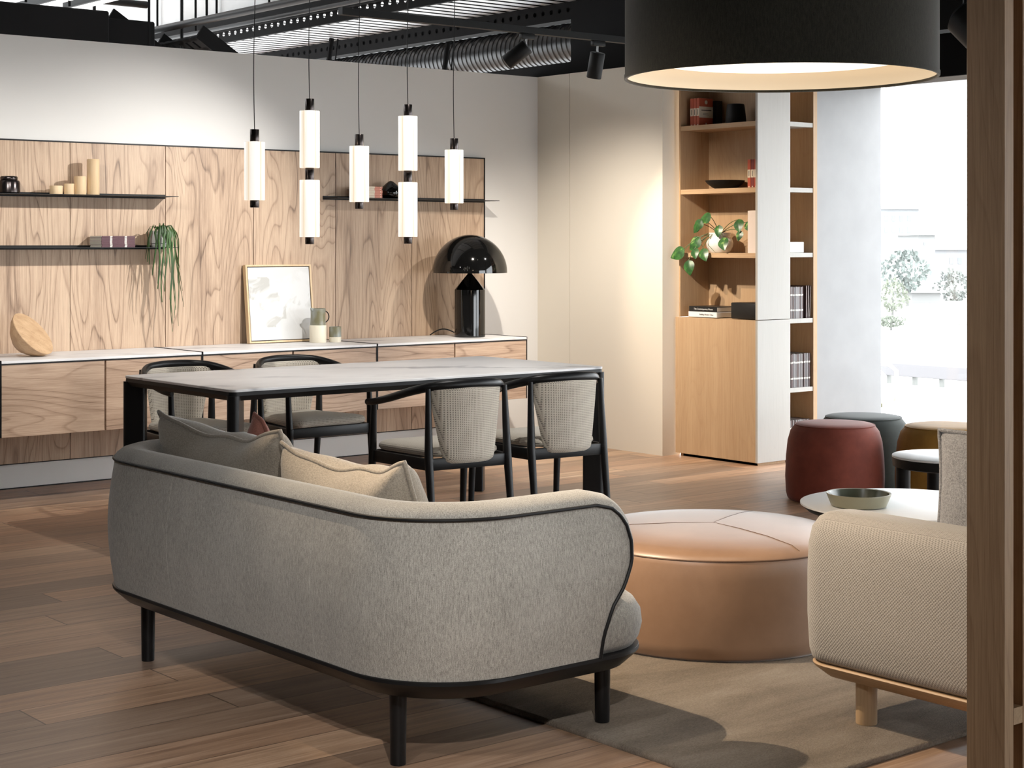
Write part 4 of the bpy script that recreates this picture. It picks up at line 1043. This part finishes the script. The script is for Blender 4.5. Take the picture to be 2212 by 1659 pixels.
# guard rail beside the road below
p = world_at(1905, 797, 50)
t = thing('guard_rail', 'pale roadside guard rail on posts beyond the window', 'railing', (p.x, 0, -2.8))
mb = MB(); mb.box((-.06, 10, .24), (.06, 60, .62), .02); mb.build('rail', pale('hazed_rail', (.33, .32, .33)), t, smooth=False)
for i in range(16):
    mb = MB(); mb.box((.06, 24+i*.95, 0), (.16, 24.12+i*.95, .5)); mb.build('rail_post', pale('hazed_post%d' % i, (.36, .37, .35)) if i == 0 else D.materials['hazed_post0'], t, smooth=False)
def tree(u, vb, Z, hpx, wpx, col, label, seed):
    b = world_at(u, vb, Z); hh = hpx*Z/3638; ww = wpx*Z/3638
    t = thing('tree', label, 'tree', b, 0, 'pale trees beyond the window')
    mb = MB(); mb.tube([(0, 0, -1.5), (0, 0, hh*.5)], ww*.04, 8); mb.build('trunk', pale('hazed_bark', (.30, .30, .28)), t)
    rs = random.Random(seed); mb = MB()
    for k in range(420):
        a = rs.uniform(0, 2*PI); q = rs.uniform(-1, 1); rr = rs.uniform(.55, 1)**.5
        lob = 1+.28*math.sin(3*a+seed)+.2*math.sin(5*q+seed)
        c = Vector((ww/2*rr*math.sqrt(1-q*q)*math.cos(a)*lob, ww/2*rr*math.sqrt(1-q*q)*math.sin(a)*lob, hh*.58+hh*.42*q*rr))
        e = Euler((rs.uniform(0, 6), rs.uniform(0, 6), 0)).to_matrix(); s_ = ww*rs.uniform(.03, .065)
        mb.face([c+e @ Vector(x)*s_ for x in ((-1, -.6, 0), (1, -.6, .2), (.8, .7, 0), (-.7, .8, .2))])
    mb.build('crown', pale('hazed_leaves%d' % seed, col), t, smooth=False, fixn=False, dbl=0)
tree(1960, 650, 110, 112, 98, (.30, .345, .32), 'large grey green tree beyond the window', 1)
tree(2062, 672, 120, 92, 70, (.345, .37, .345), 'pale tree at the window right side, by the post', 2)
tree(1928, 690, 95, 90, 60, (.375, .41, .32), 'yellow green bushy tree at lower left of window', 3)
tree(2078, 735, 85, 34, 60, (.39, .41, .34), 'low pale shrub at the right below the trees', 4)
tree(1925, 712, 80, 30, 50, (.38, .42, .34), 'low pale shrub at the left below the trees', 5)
def house(u0, u1, v0, v1, Z, col, label, wins=()):
    a = world_at(u0, v1, Z); b = world_at(u1, v1, Z); hh = (v1-v0)*Z/3638; wd = (b-a).length
    t = thing('house', label, 'house', a, math.atan2(b.y-a.y, b.x-a.x), 'pale houses beyond the window')
    mb = MB(); mb.box((0, 0, -2), (wd, 8, hh)); mb.build('wall', pale('hazed_wall', col), t, smooth=False)
    mb = MB(); mb.loft([[(-.4, -.4, hh), (wd+.4, -.4, hh), (wd+.4, 8, hh), (-.4, 8, hh)], [(wd*.3, 3, hh+.12*wd), (wd*.7, 3, hh+.12*wd), (wd*.7, 4, hh+.12*wd), (wd*.3, 4, hh+.12*wd)]]); mb.build('roof', pale('hazed_roof', tuple(c*.93 for c in col)), t, smooth=False)
    for (x, z) in wins:
        mb = MB(); mb.box((wd*x, -.05, hh*z), (wd*x+wd*.09, .02, hh*z+hh*.18)); mb.build('window', pale('hazed_window', (.36, .39, .42)), t, smooth=False)
gw = [(x/10, z) for x in (1, 3, 5, 7) for z in (.25, .62)]
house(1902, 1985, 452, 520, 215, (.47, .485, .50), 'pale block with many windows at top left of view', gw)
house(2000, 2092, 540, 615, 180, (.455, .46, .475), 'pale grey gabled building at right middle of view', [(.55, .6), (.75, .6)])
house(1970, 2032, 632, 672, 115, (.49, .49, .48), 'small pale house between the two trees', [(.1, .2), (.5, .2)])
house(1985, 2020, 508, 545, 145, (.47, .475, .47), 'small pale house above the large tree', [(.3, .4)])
